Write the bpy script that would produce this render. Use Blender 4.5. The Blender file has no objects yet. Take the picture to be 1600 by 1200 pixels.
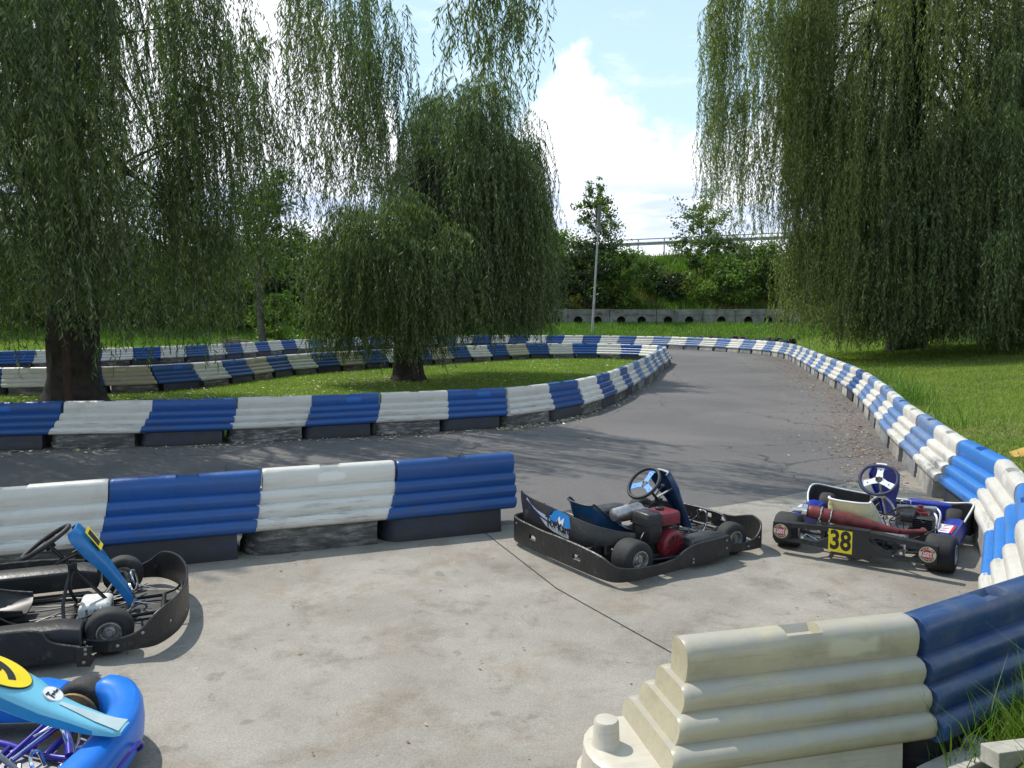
import bpy, math, random
import numpy as np
from mathutils import Vector, Matrix

random.seed(7)
rng = np.random.default_rng(7)
R = math.radians
scene = bpy.context.scene
COL = scene.collection

# ------------------------------------------------------------------ camera
CAM_H = 1.95
PITCH = math.atan(110 / 1250)
cam_d = bpy.data.cameras.new('camera')
cam = bpy.data.objects.new('camera', cam_d)
COL.objects.link(cam)
cam.location = (0, 0, CAM_H)
cam.rotation_euler = (math.pi / 2 - PITCH, 0, 0)
cam_d.sensor_width = 36
cam_d.lens = 36 * 1250 / 1600
cam_d.clip_start = 0.05
cam_d.clip_end = 3000
scene.camera = cam

# ------------------------------------------------------------------ light
SUN_EL, SUN_AZ = R(54), R(-50)          # azimuth from +Y towards +X
sd = Vector((math.sin(SUN_AZ) * math.cos(SUN_EL), math.cos(SUN_AZ) * math.cos(SUN_EL), math.sin(SUN_EL)))
sun_d = bpy.data.lights.new('sun', 'SUN')
sun_d.energy = 4.2
sun_d.angle = R(0.55)
sun_d.color = (1.0, 0.95, 0.87)
sun = bpy.data.objects.new('sun', sun_d)
COL.objects.link(sun)
sun.rotation_euler = sd.to_track_quat('Z', 'Y').to_euler()
sun.location = (-20, 20, 40)

scene.view_settings.view_transform = 'Standard'
scene.view_settings.look = 'None'
scene.view_settings.gamma = 1
scene.view_settings.exposure = 0.12


class NT:
    """tiny helper for node trees"""
    def __init__(s, tree):
        s.t = tree
        s.n = tree.nodes
        s.l = tree.links

    def new(s, typ, **kw):
        n = s.n.new(typ)
        for k, v in kw.items():
            setattr(n, k, v)
        return n

    def link(s, a, b):
        s.l.new(a, b)

    def val(s, sock, v):
        if hasattr(v, 'is_output') or isinstance(v, bpy.types.NodeSocket):
            s.l.new(v, sock)
        else:
            sock.default_value = v

    def math(s, op, a, b=0.0, c=0.0, clamp=False):
        n = s.n.new('ShaderNodeMath')
        n.operation = op
        n.use_clamp = clamp
        s.val(n.inputs[0], a)
        s.val(n.inputs[1], b)
        if op in ('MULTIPLY_ADD', 'SMOOTH_MIN', 'COMPARE'):
            s.val(n.inputs[2], c)
        return n.outputs[0]

    def noise(s, vec, scale, detail=4, rough=0.55, dist=0.0):
        n = s.n.new('ShaderNodeTexNoise')
        if vec is not None:
            s.l.new(vec, n.inputs['Vector'])
        n.inputs['Scale'].default_value = scale
        n.inputs['Detail'].default_value = detail
        n.inputs['Roughness'].default_value = rough
        n.inputs['Distortion'].default_value = dist
        return n.outputs['Fac']

    def ramp(s, fac, stops, interp='LINEAR'):
        n = s.n.new('ShaderNodeValToRGB')
        cr = n.color_ramp
        cr.interpolation = interp
        while len(cr.elements) < len(stops):
            cr.elements.new(0.5)
        for e, (p, c) in zip(cr.elements, stops):
            e.position = p
            if not isinstance(c, (tuple, list)):
                c = (c, c, c)
            e.color = (*c, 1)
        s.l.new(fac, n.inputs['Fac'])
        return n.outputs['Color']

    def mix(s, fac, a, b, mode='MIX'):
        n = s.n.new('ShaderNodeMix')
        n.data_type = 'RGBA'
        n.blend_type = mode
        s.val(n.inputs[0], fac)
        for i, v in ((6, a), (7, b)):
            if isinstance(v, bpy.types.NodeSocket):
                s.l.new(v, n.inputs[i])
            else:
                n.inputs[i].default_value = (*v, 1) if len(v) == 3 else v
        return n.outputs[2]

    def smooth(s, x, lo, hi):
        n = s.n.new('ShaderNodeMapRange')
        n.interpolation_type = 'SMOOTHSTEP'
        s.val(n.inputs[0], x)
        s.val(n.inputs[1], lo)
        s.val(n.inputs[2], hi)
        n.inputs[3].default_value = 0
        n.inputs[4].default_value = 1
        return n.outputs[0]


# ------------------------------------------------------------------ sky
world = bpy.data.worlds.new('World')
scene.world = world
world.use_nodes = True
w = NT(world.node_tree)
w.n.clear()
wo = w.new('ShaderNodeOutputWorld')
bg = w.new('ShaderNodeBackground')
bg.inputs['Strength'].default_value = 0.13
w.link(bg.outputs[0], wo.inputs[0])
sky = w.new('ShaderNodeTexSky', sky_type='NISHITA')
sky.sun_disc = False
sky.sun_elevation = SUN_EL
sky.sun_rotation = SUN_AZ
sky.altitude = 200
sky.air_density = 1.3
sky.dust_density = 1.2
sky.ozone_density = 1.5
tc = w.new('ShaderNodeTexCoord')
sep = w.new('ShaderNodeSeparateXYZ')
w.link(tc.outputs['Generated'], sep.inputs[0])
X, Y, Z = sep.outputs
az = w.math('MULTIPLY', w.math('ARCTAN2', X, Y), 180 / math.pi)       # degrees right of +Y
el = w.math('MULTIPLY', w.math('ARCSINE', Z), 180 / math.pi)
azn = w.math('MULTIPLY_ADD', az, 1 / 120, 0.5)                        # -60..60 -> 0..1
azn.node.use_clamp = True
def q(a, e): return (0.5 + a / 120, e / 40)
hcol = w.ramp(azn, [q(-60, 16), q(-32, 22), q(-20, 24), q(-12, 20), q(-6, 10.5), q(-0.5, 12.0), q(2.6, 16.4), q(4.4, 18.0), q(6.4, 16.0),
                    q(8.2, 13.4), q(11, 12.2), q(13.2, 11.6), q(16, 13.5), q(22, 19), q(30, 25), q(60, 18)])
hval = w.math('MULTIPLY', hcol, 40)
n1 = w.noise(tc.outputs['Generated'], 16, 6, 0.6)
n2 = w.noise(tc.outputs['Generated'], 46, 5, 0.6)
edge = w.math('ADD', w.math('MULTIPLY', w.math('SUBTRACT', n1, 0.5), 9.0), w.math('MULTIPLY', w.math('SUBTRACT', n2, 0.5), 4.0))
diff = w.math('SUBTRACT', w.math('ADD', hval, edge), el)
cum = w.smooth(diff, -0.8, 2.4)
# wisps, stretched along the horizon
mp = w.new('ShaderNodeMapping')
mp.inputs['Scale'].default_value = (1.0, 1.0, 3.2)
w.link(tc.outputs['Generated'], mp.inputs[0])
wn = w.noise(mp.outputs[0], 5.5, 7, 0.62, 0.4)
wisp = w.math('MULTIPLY', w.smooth(wn, 0.50, 0.74), 0.75)
haze_up = w.smooth(el, 40, -4)
# grey-blue undersides
mp2 = w.new('ShaderNodeMapping')
mp2.inputs['Scale'].default_value = (1.0, 1.0, 5.0)
w.link(tc.outputs['Generated'], mp2.inputs[0])
un = w.noise(mp2.outputs[0], 7, 4, 0.5)
band = w.math('MULTIPLY', w.smooth(el, 3.0, 6.5), w.smooth(el, 10.5, 8.0))
under = w.math('MULTIPLY', w.smooth(un, 0.36, 0.56), band)
ccol = w.mix(under, (9.6, 9.9, 10.4), (5.6, 6.5, 8.4))
skyc = w.mix(w.math('MULTIPLY_ADD', haze_up, 0.55, 0.42), sky.outputs[0], (5.4, 7.5, 9.0))
c1 = w.mix(wisp, skyc, (8.6, 9.2, 10.0))
c2 = w.mix(cum, c1, ccol)
w.link(c2, bg.inputs['Color'])

# ------------------------------------------------------------------ layout helper
SP, CP = math.sin(PITCH), math.cos(PITCH)
def ray(u, v):
    x, y = (u - 800) / 1250, (600 - v) / 1250
    return Vector((x, CP + y * SP, -SP + y * CP))
def P(u, v, z=0.0):
    d = ray(u, v)
    t = (z - CAM_H) / d.z
    return Vector((d.x * t, d.y * t, z))
def PD(u, v, D):
    d = ray(u, v)
    t = D / d.y
    return Vector((d.x * t, D, CAM_H + d.z * t))


# ------------------------------------------------------------------ materials
M = {}
def mat(name, col, rough=0.5, metal=0.0, var=0.0, scale=8.0, bump=0.0, bscale=60.0, dirt=None, spec=0.5, coat=0.0, rvar=0.0):
    m = bpy.data.materials.new(name)
    m.use_nodes = True
    t = NT(m.node_tree)
    b = t.n['Principled BSDF']
    b.inputs['Roughness'].default_value = rough
    b.inputs['Metallic'].default_value = metal
    b.inputs['Specular IOR Level'].default_value = spec
    b.inputs['Coat Weight'].default_value = coat
    tc = t.new('ShaderNodeTexCoord')
    vec = tc.outputs['Object']
    c = None
    if var:
        f = t.noise(vec, scale, 5, 0.6)
        c = t.mix(t.smooth(f, 0.3, 0.7), tuple(x * (1 - var) for x in col), tuple(min(1, x * (1 + var)) for x in col))
    if dirt:
        dcol, lo, hi, dsc = dirt
        f2 = t.noise(vec, dsc, 6, 0.65)
        c = t.mix(t.smooth(f2, lo, hi), c if c is not None else col, dcol)
    if c is not None:
        t.link(c, b.inputs['Base Color'])
    else:
        b.inputs['Base Color'].default_value = (*col, 1)
    if rvar:
        f3 = t.noise(vec, scale * 2.3, 4)
        t.link(t.math('MULTIPLY_ADD', f3, rvar * 2, rough - rvar), b.inputs['Roughness'])
    if bump:
        bp = t.new('ShaderNodeBump')
        bp.inputs['Strength'].default_value = bump
        bp.inputs['Distance'].default_value = 0.01
        t.link(t.noise(vec, bscale, 4), bp.inputs['Height'])
        t.link(bp.outputs[0], b.inputs['Normal'])
    M[name] = m
    return m

mat('black_plastic', (0.017, 0.017, 0.018), 0.42, var=0.3, scale=5, bump=0.25, bscale=35, dirt=((0.075, 0.072, 0.068), 0.56, 0.8, 9), rvar=0.12)
mat('scuffed_plastic', (0.014, 0.014, 0.015), 0.42, var=0.3, scale=6, bump=0.5, bscale=28, dirt=((0.09, 0.086, 0.08), 0.56, 0.84, 14), rvar=0.1)
mat('tyre_rubber', (0.018, 0.018, 0.019), 0.75, var=0.25, scale=14, bump=0.3, bscale=90, dirt=((0.07, 0.065, 0.058), 0.55, 0.8, 11))
mat('rim_metal', (0.42, 0.41, 0.39), 0.45, 0.85, var=0.3, scale=18, dirt=((0.08, 0.07, 0.06), 0.5, 0.75, 16))
mat('dark_metal', (0.06, 0.06, 0.062), 0.5, 0.6, var=0.4, scale=14, dirt=((0.1, 0.07, 0.045), 0.58, 0.78, 18))
mat('black_metal', (0.02, 0.02, 0.021), 0.4, 0.2, var=0.3, scale=10, dirt=((0.08, 0.07, 0.06), 0.6, 0.8, 12))
mat('chrome', (0.7, 0.7, 0.7), 0.2, 1.0, var=0.15, scale=12, rvar=0.1)
mat('grey_metal', (0.35, 0.35, 0.35), 0.4, 0.8, var=0.25, scale=15)
mat('engine_red', (0.15, 0.011, 0.020), 0.4, var=0.3, scale=12, dirt=((0.04, 0.02, 0.02), 0.55, 0.8, 10))
mat('exhaust_red', (0.16, 0.026, 0.024), 0.5, 0.1, var=0.35, scale=16, dirt=((0.06, 0.03, 0.025), 0.5, 0.8, 12))
mat('seat_blue', (0.006, 0.045, 0.12), 0.35, var=0.3, scale=6, dirt=((0.03, 0.03, 0.035), 0.55, 0.8, 8))
mat('seat_black', (0.02, 0.02, 0.022), 0.45, var=0.3, scale=6, dirt=((0.1, 0.09, 0.07), 0.55, 0.8, 8))
mat('seat_cream', (0.62, 0.57, 0.33), 0.4, var=0.12, scale=6, dirt=((0.3, 0.24, 0.12), 0.58, 0.85, 9))
mat('white_paint', (0.75, 0.75, 0.74), 0.4, var=0.06, scale=10, dirt=((0.4, 0.38, 0.34), 0.6, 0.85, 12))
mat('panel_blue', (0.012, 0.16, 0.42), 0.3, var=0.15, scale=5, dirt=((0.01, 0.06, 0.16), 0.55, 0.85, 7))
mat('panel_navy', (0.006, 0.035, 0.10), 0.35, var=0.3, scale=5, dirt=((0.03, 0.03, 0.035), 0.5, 0.85, 6))
mat('deep_blue', (0.012, 0.03, 0.30), 0.35, var=0.2, scale=6)
mat('kart_blue', (0.008, 0.16, 0.62), 0.34, var=0.1, scale=6, bump=0.08, bscale=12, rvar=0.08)
mat('sky_cyan', (0.16, 0.47, 0.62), 0.35, var=0.08, scale=6)
mat('mid_cyan', (0.02, 0.22, 0.45), 0.35, var=0.1, scale=6)
mat('pale_silver', (0.42, 0.52, 0.54), 0.4, var=0.08, scale=7)
mat('tube_violet', (0.03, 0.022, 0.30), 0.3, 0.1, var=0.2, scale=9)
mat('yellow_sticker', (0.80, 0.62, 0.01), 0.4, var=0.06, scale=9)
mat('black_ink', (0.012, 0.012, 0.012), 0.5)
mat('white_ink', (0.78, 0.78, 0.78), 0.45)
mat('red_ink', (0.5, 0.015, 0.02), 0.45)
mat('sticker_cream', (0.62, 0.52, 0.36), 0.45)
mat('sticker_blue', (0.02, 0.23, 0.62), 0.4)
mat('sticker_navy', (0.01, 0.04, 0.18), 0.4)
mat('silver_ink', (0.45, 0.47, 0.5), 0.4)
mat('tray_grey', (0.30, 0.30, 0.31), 0.45, 0.5, var=0.25, scale=7, dirt=((0.06, 0.055, 0.05), 0.5, 0.75, 8))
mat('tray_dark', (0.045, 0.044, 0.043), 0.6, 0.2, var=0.4, scale=9, dirt=((0.13, 0.12, 0.1), 0.55, 0.8, 10))
mat('wheel_grip', (0.015, 0.015, 0.016), 0.6, bump=0.3, bscale=120)
mat('grip_navy', (0.018, 0.022, 0.07), 0.6, bump=0.3, bscale=120)
mat('brass_disc', (0.24, 0.17, 0.08), 0.5, 0.7, var=0.3, scale=12)
mat('pale_tank', (0.6, 0.6, 0.58), 0.5, var=0.1, scale=10)
mat('old_concrete', (0.20, 0.20, 0.185), 0.9, var=0.3, scale=1.1, bump=0.5, bscale=9, dirt=((0.07, 0.072, 0.06), 0.5, 0.7, 1.8))
mat('galvanised', (0.38, 0.40, 0.40), 0.45, 0.5, var=0.2, scale=3)
mat('post_paint', (0.34, 0.35, 0.36), 0.6, 0.1, var=0.15, scale=4)
mat('lamp_head', (0.15, 0.15, 0.155), 0.5, 0.2, var=0.15, scale=4)
mat('rust_paint', (0.040, 0.018, 0.015), 0.8, var=0.35, scale=9)
mat('bark', (0.030, 0.025, 0.020), 0.95, var=0.5, scale=5, bump=1.0, bscale=16)
mat('young_bark', (0.085, 0.075, 0.06), 0.9, var=0.4, scale=7, bump=0.5, bscale=25)
mat('old_wood', (0.24, 0.20, 0.15), 0.9, var=0.3, scale=9, bump=0.4, bscale=30)
mat('grey_wood', (0.40, 0.38, 0.33), 0.85, var=0.25, scale=6, bump=0.4, bscale=25, dirt=((0.16, 0.14, 0.1), 0.52, 0.75, 9))
mat('board_yellow', (0.48, 0.29, 0.06), 0.6, var=0.15, scale=8, dirt=((0.3, 0.24, 0.14), 0.5, 0.8, 9))
mat('stone', (0.28, 0.27, 0.25), 0.9, var=0.3, scale=6, bump=0.5, bscale=20)
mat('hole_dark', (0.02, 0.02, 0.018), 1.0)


def leaf_mat(name, c1, c2, trans=0.35, c3=None, rough=0.5):
    m = bpy.data.materials.new(name)
    m.use_nodes = True
    t = NT(m.node_tree)
    b = t.n['Principled BSDF']
    b.inputs['Roughness'].default_value = rough
    b.inputs['Specular IOR Level'].default_value = 0.35
    g = t.new('ShaderNodeNewGeometry')
    f = g.outputs['Random Per Island']
    c = t.ramp(f, [(0.0, c1), (0.6, c2), (1.0, c3 or c2)])
    tc = t.new('ShaderNodeTexCoord')
    big = t.noise(tc.outputs['Object'], 0.55, 3)
    c = t.mix(t.smooth(big, 0.35, 0.65), c, t.mix(1.0, c, (1.28, 1.25, 1.0), 'MULTIPLY'))
    t.link(c, b.inputs['Base Color'])
    tr = t.new('ShaderNodeBsdfTranslucent')
    tcol = t.mix(1.0, c, (1.2, 1.55, 0.55), 'MULTIPLY')
    t.link(tcol, tr.inputs['Color'])
    ms = t.new('ShaderNodeMixShader')
    ms.inputs[0].default_value = trans
    t.link(b.outputs[0], ms.inputs[1])
    t.link(tr.outputs[0], ms.inputs[2])
    t.link(ms.outputs[0], t.n['Material Output'].inputs['Surface'])
    M[name] = m
    return m

leaf_mat('willow_leaf', (0.032, 0.054, 0.019), (0.088, 0.132, 0.043), 0.29, (0.20, 0.235, 0.14), rough=0.5)
leaf_mat('willow_leaf_yellow', (0.056, 0.082, 0.026), (0.138, 0.172, 0.056), 0.38, (0.26, 0.28, 0.13), rough=0.5)
leaf_mat('broad_leaf', (0.04, 0.075, 0.02), (0.085, 0.135, 0.038), 0.35, (0.13, 0.16, 0.06))
leaf_mat('bright_leaf', (0.075, 0.13, 0.028), (0.13, 0.20, 0.045), 0.4, (0.18, 0.22, 0.08))
leaf_mat('dark_leaf', (0.02, 0.036, 0.016), (0.035, 0.055, 0.022), 0.25)
leaf_mat('grey_leaf', (0.07, 0.09, 0.055), (0.11, 0.135, 0.08), 0.3)
leaf_mat('grass_blade', (0.10, 0.165, 0.026), (0.155, 0.225, 0.04), 0.42, (0.25, 0.26, 0.09))
leaf_mat('grass_tall', (0.06, 0.125, 0.02), (0.095, 0.18, 0.03), 0.4, (0.16, 0.22, 0.06))
leaf_mat('grass_dry', (0.17, 0.16, 0.06), (0.13, 0.15, 0.045), 0.35, (0.24, 0.21, 0.10))
leaf_mat('litter', (0.30, 0.24, 0.15), (0.45, 0.41, 0.31), 0.1, (0.66, 0.63, 0.54), rough=0.8)
leaf_mat('litter_brown', (0.10, 0.05, 0.03), (0.22, 0.12, 0.07), 0.1, (0.42, 0.34, 0.24), rough=0.8)


def ground_mat(name, c_a, c_b, c_dry, sc=0.5):
    m = bpy.data.materials.new(name)
    m.use_nodes = True
    t = NT(m.node_tree)
    b = t.n['Principled BSDF']
    b.inputs['Roughness'].default_value = 0.95
    b.inputs['Specular IOR Level'].default_value = 0.1
    tc = t.new('ShaderNodeTexCoord')
    v = tc.outputs['Object']
    c = t.mix(t.smooth(t.noise(v, sc, 6, 0.65), 0.36, 0.62), c_a, c_b)
    c = t.mix(t.smooth(t.noise(v, sc * 0.45, 7, 0.7, 0.6), 0.50, 0.68), c, c_dry)
    fine = t.noise(v, 22, 5, 0.7)
    c = t.mix(t.smooth(fine, 0.3, 0.75), t.mix(1.0, c, (0.5, 0.55, 0.5), 'MULTIPLY'), t.mix(1.0, c, (1.35, 1.3, 1.2), 'MULTIPLY'))
    t.link(c, b.inputs['Base Color'])
    bp = t.new('ShaderNodeBump')
    bp.inputs['Strength'].default_value = 0.9
    bp.inputs['Distance'].default_value = 0.04
    t.link(t.noise(v, 30, 5, 0.7), bp.inputs['Height'])
    t.link(bp.outputs[0], b.inputs['Normal'])
    M[name] = m
ground_mat('lawn', (0.105, 0.165, 0.03), (0.165, 0.225, 0.045), (0.24, 0.23, 0.09))
ground_mat('rough_grass', (0.07, 0.095, 0.022), (0.11, 0.13, 0.035), (0.19, 0.16, 0.07), 0.35)


def asphalt_mat():
    m = bpy.data.materials.new('asphalt')
    m.use_nodes = True
    t = NT(m.node_tree)
    b = t.n['Principled BSDF']
    tc = t.new('ShaderNodeTexCoord')
    v = tc.outputs['Object']
    b.inputs['Roughness'].default_value = 0.8
    b.inputs['Specular IOR Level'].default_value = 0.35
    c = t.mix(t.smooth(t.noise(v, 0.22, 5, 0.6, 0.5), 0.35, 0.65), (0.112, 0.107, 0.105), (0.160, 0.147, 0.142))
    grit = t.noise(v, 130, 3, 0.8)
    c = t.mix(t.smooth(grit, 0.35, 0.72), t.mix(1.0, c, (0.6, 0.6, 0.6), 'MULTIPLY'), t.mix(1.0, c, (1.4, 1.4, 1.4), 'MULTIPLY'))
    peb = t.noise(v, 60, 2, 0.6)
    c = t.mix(t.smooth(peb, 0.70, 0.76), c, (0.26, 0.25, 0.24))
    # worn tyre line: long dark streaks
    mp = t.new('ShaderNodeMapping')
    mp.inputs['Rotation'].default_value = (0, 0, R(18))
    mp.inputs['Scale'].default_value = (2.4, 0.12, 1)
    t.link(v, mp.inputs[0])
    st = t.noise(mp.outputs[0], 1.0, 6, 0.7)
    c = t.mix(t.math('MULTIPLY', t.smooth(st, 0.5, 0.75), 0.16), c, (0.05, 0.048, 0.05))
    vor = t.new('ShaderNodeTexVoronoi', feature='DISTANCE_TO_EDGE')
    nz = t.new('ShaderNodeTexNoise')
    nz.inputs['Scale'].default_value = 1.5
    nz.inputs['Detail'].default_value = 6
    t.link(v, nz.inputs['Vector'])
    vv = t.new('ShaderNodeVectorMath', operation='MULTIPLY_ADD')
    t.link(nz.outputs['Color'], vv.inputs[0])
    vv.inputs[1].default_value = (0.9, 0.9, 0)
    t.link(v, vv.inputs[2])
    t.link(vv.outputs[0], vor.inputs['Vector'])
    vor.inputs['Scale'].default_value = 0.22
    crack = t.math('MULTIPLY', t.smooth(vor.outputs['Distance'], 0.004, 0.0015), 0.7)
    c = t.mix(crack, c, (0.03, 0.03, 0.03))
    t.link(c, b.inputs['Base Color'])
    bp = t.new('ShaderNodeBump')
    bp.inputs['Strength'].default_value = 0.5
    bp.inputs['Distance'].default_value = 0.006
    t.link(grit, bp.inputs['Height'])
    t.link(bp.outputs[0], b.inputs['Normal'])
    M['asphalt'] = m
asphalt_mat()


def concrete_mat():
    m = bpy.data.materials.new('pad_concrete')
    m.use_nodes = True
    t = NT(m.node_tree)
    b = t.n['Principled BSDF']
    b.inputs['Specular IOR Level'].default_value = 0.3
    tc = t.new('ShaderNodeTexCoord')
    v = tc.outputs['Object']
    c = t.mix(t.smooth(t.noise(v, 0.7, 7, 0.65, 0.4), 0.32, 0.68), (0.240, 0.219, 0.186), (0.338, 0.312, 0.270))
    c = t.mix(t.math('MULTIPLY', t.smooth(t.noise(v, 2.6, 9, 0.76, 0.3), 0.47, 0.70), 0.72), c, (0.160, 0.136, 0.104))
    c = t.mix(t.math('MULTIPLY', t.smooth(t.noise(v, 1.1, 8, 0.74, 0.5), 0.50, 0.70), 0.66), c, (0.235, 0.172, 0.115))
    c = t.mix(t.math('MULTIPLY', t.smooth(t.noise(v, 4.2, 3, 0.5), 0.66, 0.72), 0.42), c, (0.105, 0.092, 0.076))
    c = t.mix(t.math('MULTIPLY', t.smooth(t.noise(v, 5, 9, 0.82), 0.52, 0.78), 0.55), c, (0.45, 0.42, 0.365))
    fine = t.noise(v, 95, 4, 0.75)
    c = t.mix(t.smooth(fine, 0.28, 0.75), t.mix(1.0, c, (0.74, 0.74, 0.74), 'MULTIPLY'), t.mix(1.0, c, (1.16, 1.16, 1.16), 'MULTIPLY'))
    t.link(c, b.inputs['Base Color'])
    t.link(t.math('MULTIPLY_ADD', t.noise(v, 3, 5), 0.35, 0.55), b.inputs['Roughness'])
    bp = t.new('ShaderNodeBump')
    bp.inputs['Strength'].default_value = 0.35
    bp.inputs['Distance'].default_value = 0.004
    t.link(t.noise(v, 60, 6, 0.7), bp.inputs['Height'])
    t.link(bp.outputs[0], b.inputs['Normal'])
    M['pad_concrete'] = m
concrete_mat()


def barrier_mat(name, col, dirt_col, lo, hi, rough=0.4, scuff=0.0, fade=0.12, up=None, patch=None, rub=0.75):
    """moulded plastic with grime; every segment gets its own tone and its own stains"""
    m = bpy.data.materials.new(name)
    m.use_nodes = True
    t = NT(m.node_tree)
    b = t.n['Principled BSDF']
    tc = t.new('ShaderNodeTexCoord')
    oi = t.new('ShaderNodeObjectInfo')
    off = t.new('ShaderNodeVectorMath', operation='ADD')
    t.link(tc.outputs['Object'], off.inputs[0])
    cmb = t.new('ShaderNodeCombineXYZ')
    t.link(t.math('MULTIPLY', oi.outputs['Random'], 37.0), cmb.inputs[0])
    t.link(t.math('MULTIPLY', oi.outputs['Random'], 91.0), cmb.inputs[1])
    t.link(cmb.outputs[0], off.inputs[1])
    v = off.outputs[0]
    c = t.mix(oi.outputs['Random'], tuple(x * (1 - fade) for x in col), tuple(min(0.85, x * (1 + fade)) for x in col))
    c = t.mix(t.smooth(t.noise(v, 2.4, 8, 0.72, 0.1), lo, hi), c, dirt_col)
    mp = t.new('ShaderNodeMapping')
    mp.inputs['Scale'].default_value = (1.2, 14, 22)
    t.link(v, mp.inputs[0])
    c = t.mix(t.math('MULTIPLY', t.smooth(t.noise(mp.outputs[0], 2.2, 6, 0.7), 0.50, 0.72), 0.55), c, dirt_col)
    if patch:
        # rectangle of fresher plastic where a sticker has been peeled off, on about half of the segments
        sx_ = t.new('ShaderNodeSeparateXYZ')
        t.link(tc.outputs['Object'], sx_.inputs[0])
        cx_ = t.math('MULTIPLY_ADD', oi.outputs['Random'], 0.5, -0.25)
        dx_ = t.math('ABSOLUTE', t.math('SUBTRACT', sx_.outputs[0], cx_))
        dz_ = t.math('ABSOLUTE', t.math('SUBTRACT', sx_.outputs[2], 0.575))
        nn_ = t.math('MULTIPLY', t.math('SUBTRACT', t.noise(v, 8, 4), 0.5), 0.05)
        pm = t.math('MULTIPLY', t.smooth(t.math('ADD', dx_, nn_), 0.135, 0.095), t.smooth(t.math('ADD', dz_, nn_), 0.046, 0.022))
        rr_ = t.math('GREATER_THAN', t.math('FRACT', t.math('MULTIPLY', oi.outputs['Random'], 7.3)), 0.42)
        c = t.mix(t.math('MULTIPLY', t.math('MULTIPLY', pm, rr_), 0.75), c, patch)
    if not scuff:
        # black rubber rubbed onto the lower ridges
        so2 = t.new('ShaderNodeSeparateXYZ')
        t.link(tc.outputs['Object'], so2.inputs[0])
        mp3 = t.new('ShaderNodeMapping')
        mp3.inputs['Scale'].default_value = (1.3, 7, 16)
        t.link(v, mp3.inputs[0])
        rb = t.math('MULTIPLY', t.smooth(t.noise(mp3.outputs[0], 2.6, 7, 0.7), 0.50, 0.70), t.smooth(so2.outputs[2], 0.56, 0.22))
        c = t.mix(t.math('MULTIPLY', rb, rub), c, (0.05, 0.048, 0.045))
    if up:
        gn = t.new('ShaderNodeNewGeometry')
        sp = t.new('ShaderNodeSeparateXYZ')
        t.link(gn.outputs['Normal'], sp.inputs[0])
        uf = t.math('MULTIPLY', t.smooth(sp.outputs[2], 0.05, 0.7), t.smooth(t.noise(v, 7, 6, 0.7), 0.28, 0.6))
        c = t.mix(uf, c, up)
    if scuff:
        mp2 = t.new('ShaderNodeMapping')
        mp2.inputs['Scale'].default_value = (1.6, 6, 9)
        t.link(v, mp2.inputs[0])
        s = t.noise(mp2.outputs[0], 2.4, 8, 0.72)
        c = t.mix(t.math('MULTIPLY', t.smooth(s, 0.58 - 0.42 * scuff, 0.86 - 0.36 * scuff), 0.93), c, (0.022, 0.021, 0.021))
    t.link(c, b.inputs['Base Color'])
    t.link(t.math('MULTIPLY_ADD', t.noise(v, 9, 5), 0.3, rough - 0.15), b.inputs['Roughness'])
    b.inputs['Specular IOR Level'].default_value = 0.45
    bp = t.new('ShaderNodeBump')
    bp.inputs['Strength'].default_value = 0.25
    bp.inputs['Distance'].default_value = 0.02
    t.link(t.noise(v, 6, 4), bp.inputs['Height'])
    t.link(bp.outputs[0], b.inputs['Normal'])
    M[name] = m

barrier_mat('plastic_white', (0.58, 0.565, 0.515), (0.38, 0.35, 0.29), 0.46, 0.86, patch=(0.74, 0.73, 0.70))
barrier_mat('plastic_yellowed', (0.41, 0.365, 0.245), (0.27, 0.24, 0.165), 0.38, 0.80, rub=0.08, up=(0.36, 0.34, 0.29), patch=(0.56, 0.51, 0.36))
barrier_mat('plastic_blue', (0.010, 0.068, 0.245), (0.025, 0.055, 0.12), 0.46, 0.86, patch=(0.012, 0.13, 0.46))
barrier_mat('plastic_faded', (0.085, 0.17, 0.36), (0.20, 0.25, 0.33), 0.42, 0.74, 0.5)
barrier_mat('plastic_bright', (0.025, 0.16, 0.48), (0.05, 0.13, 0.3), 0.5, 0.8)
barrier_mat('plastic_navy', (0.015, 0.050, 0.15), (0.10, 0.12, 0.155), 0.42, 0.78, 0.38)
barrier_mat('base_white', (0.36, 0.35, 0.32), (0.17, 0.16, 0.14), 0.34, 0.70, 0.6, 0.10)
barrier_mat('base_white_dirty', (0.40, 0.39, 0.36), (0.12, 0.115, 0.10), 0.34, 0.66, 0.6, 0.78)
barrier_mat('base_blue', (0.009, 0.026, 0.085), (0.022, 0.024, 0.03), 0.34, 0.62, 0.6, 0.72)
barrier_mat('base_grey', (0.20, 0.205, 0.21), (0.10, 0.10, 0.10), 0.36, 0.70, 0.65, 0.12)
barrier_mat('base_clean', (0.54, 0.50, 0.41), (0.36, 0.32, 0.25), 0.44, 0.86, rub=0.06)

# ------------------------------------------------------------------ mesh builder
def perp(d):
    d = d.normalized()
    a = Vector((0, 0, 1)) if abs(d.z) < 0.9 else Vector((1, 0, 0))
    u = d.cross(a).normalized()
    return u, d.cross(u).normalized()

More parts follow.
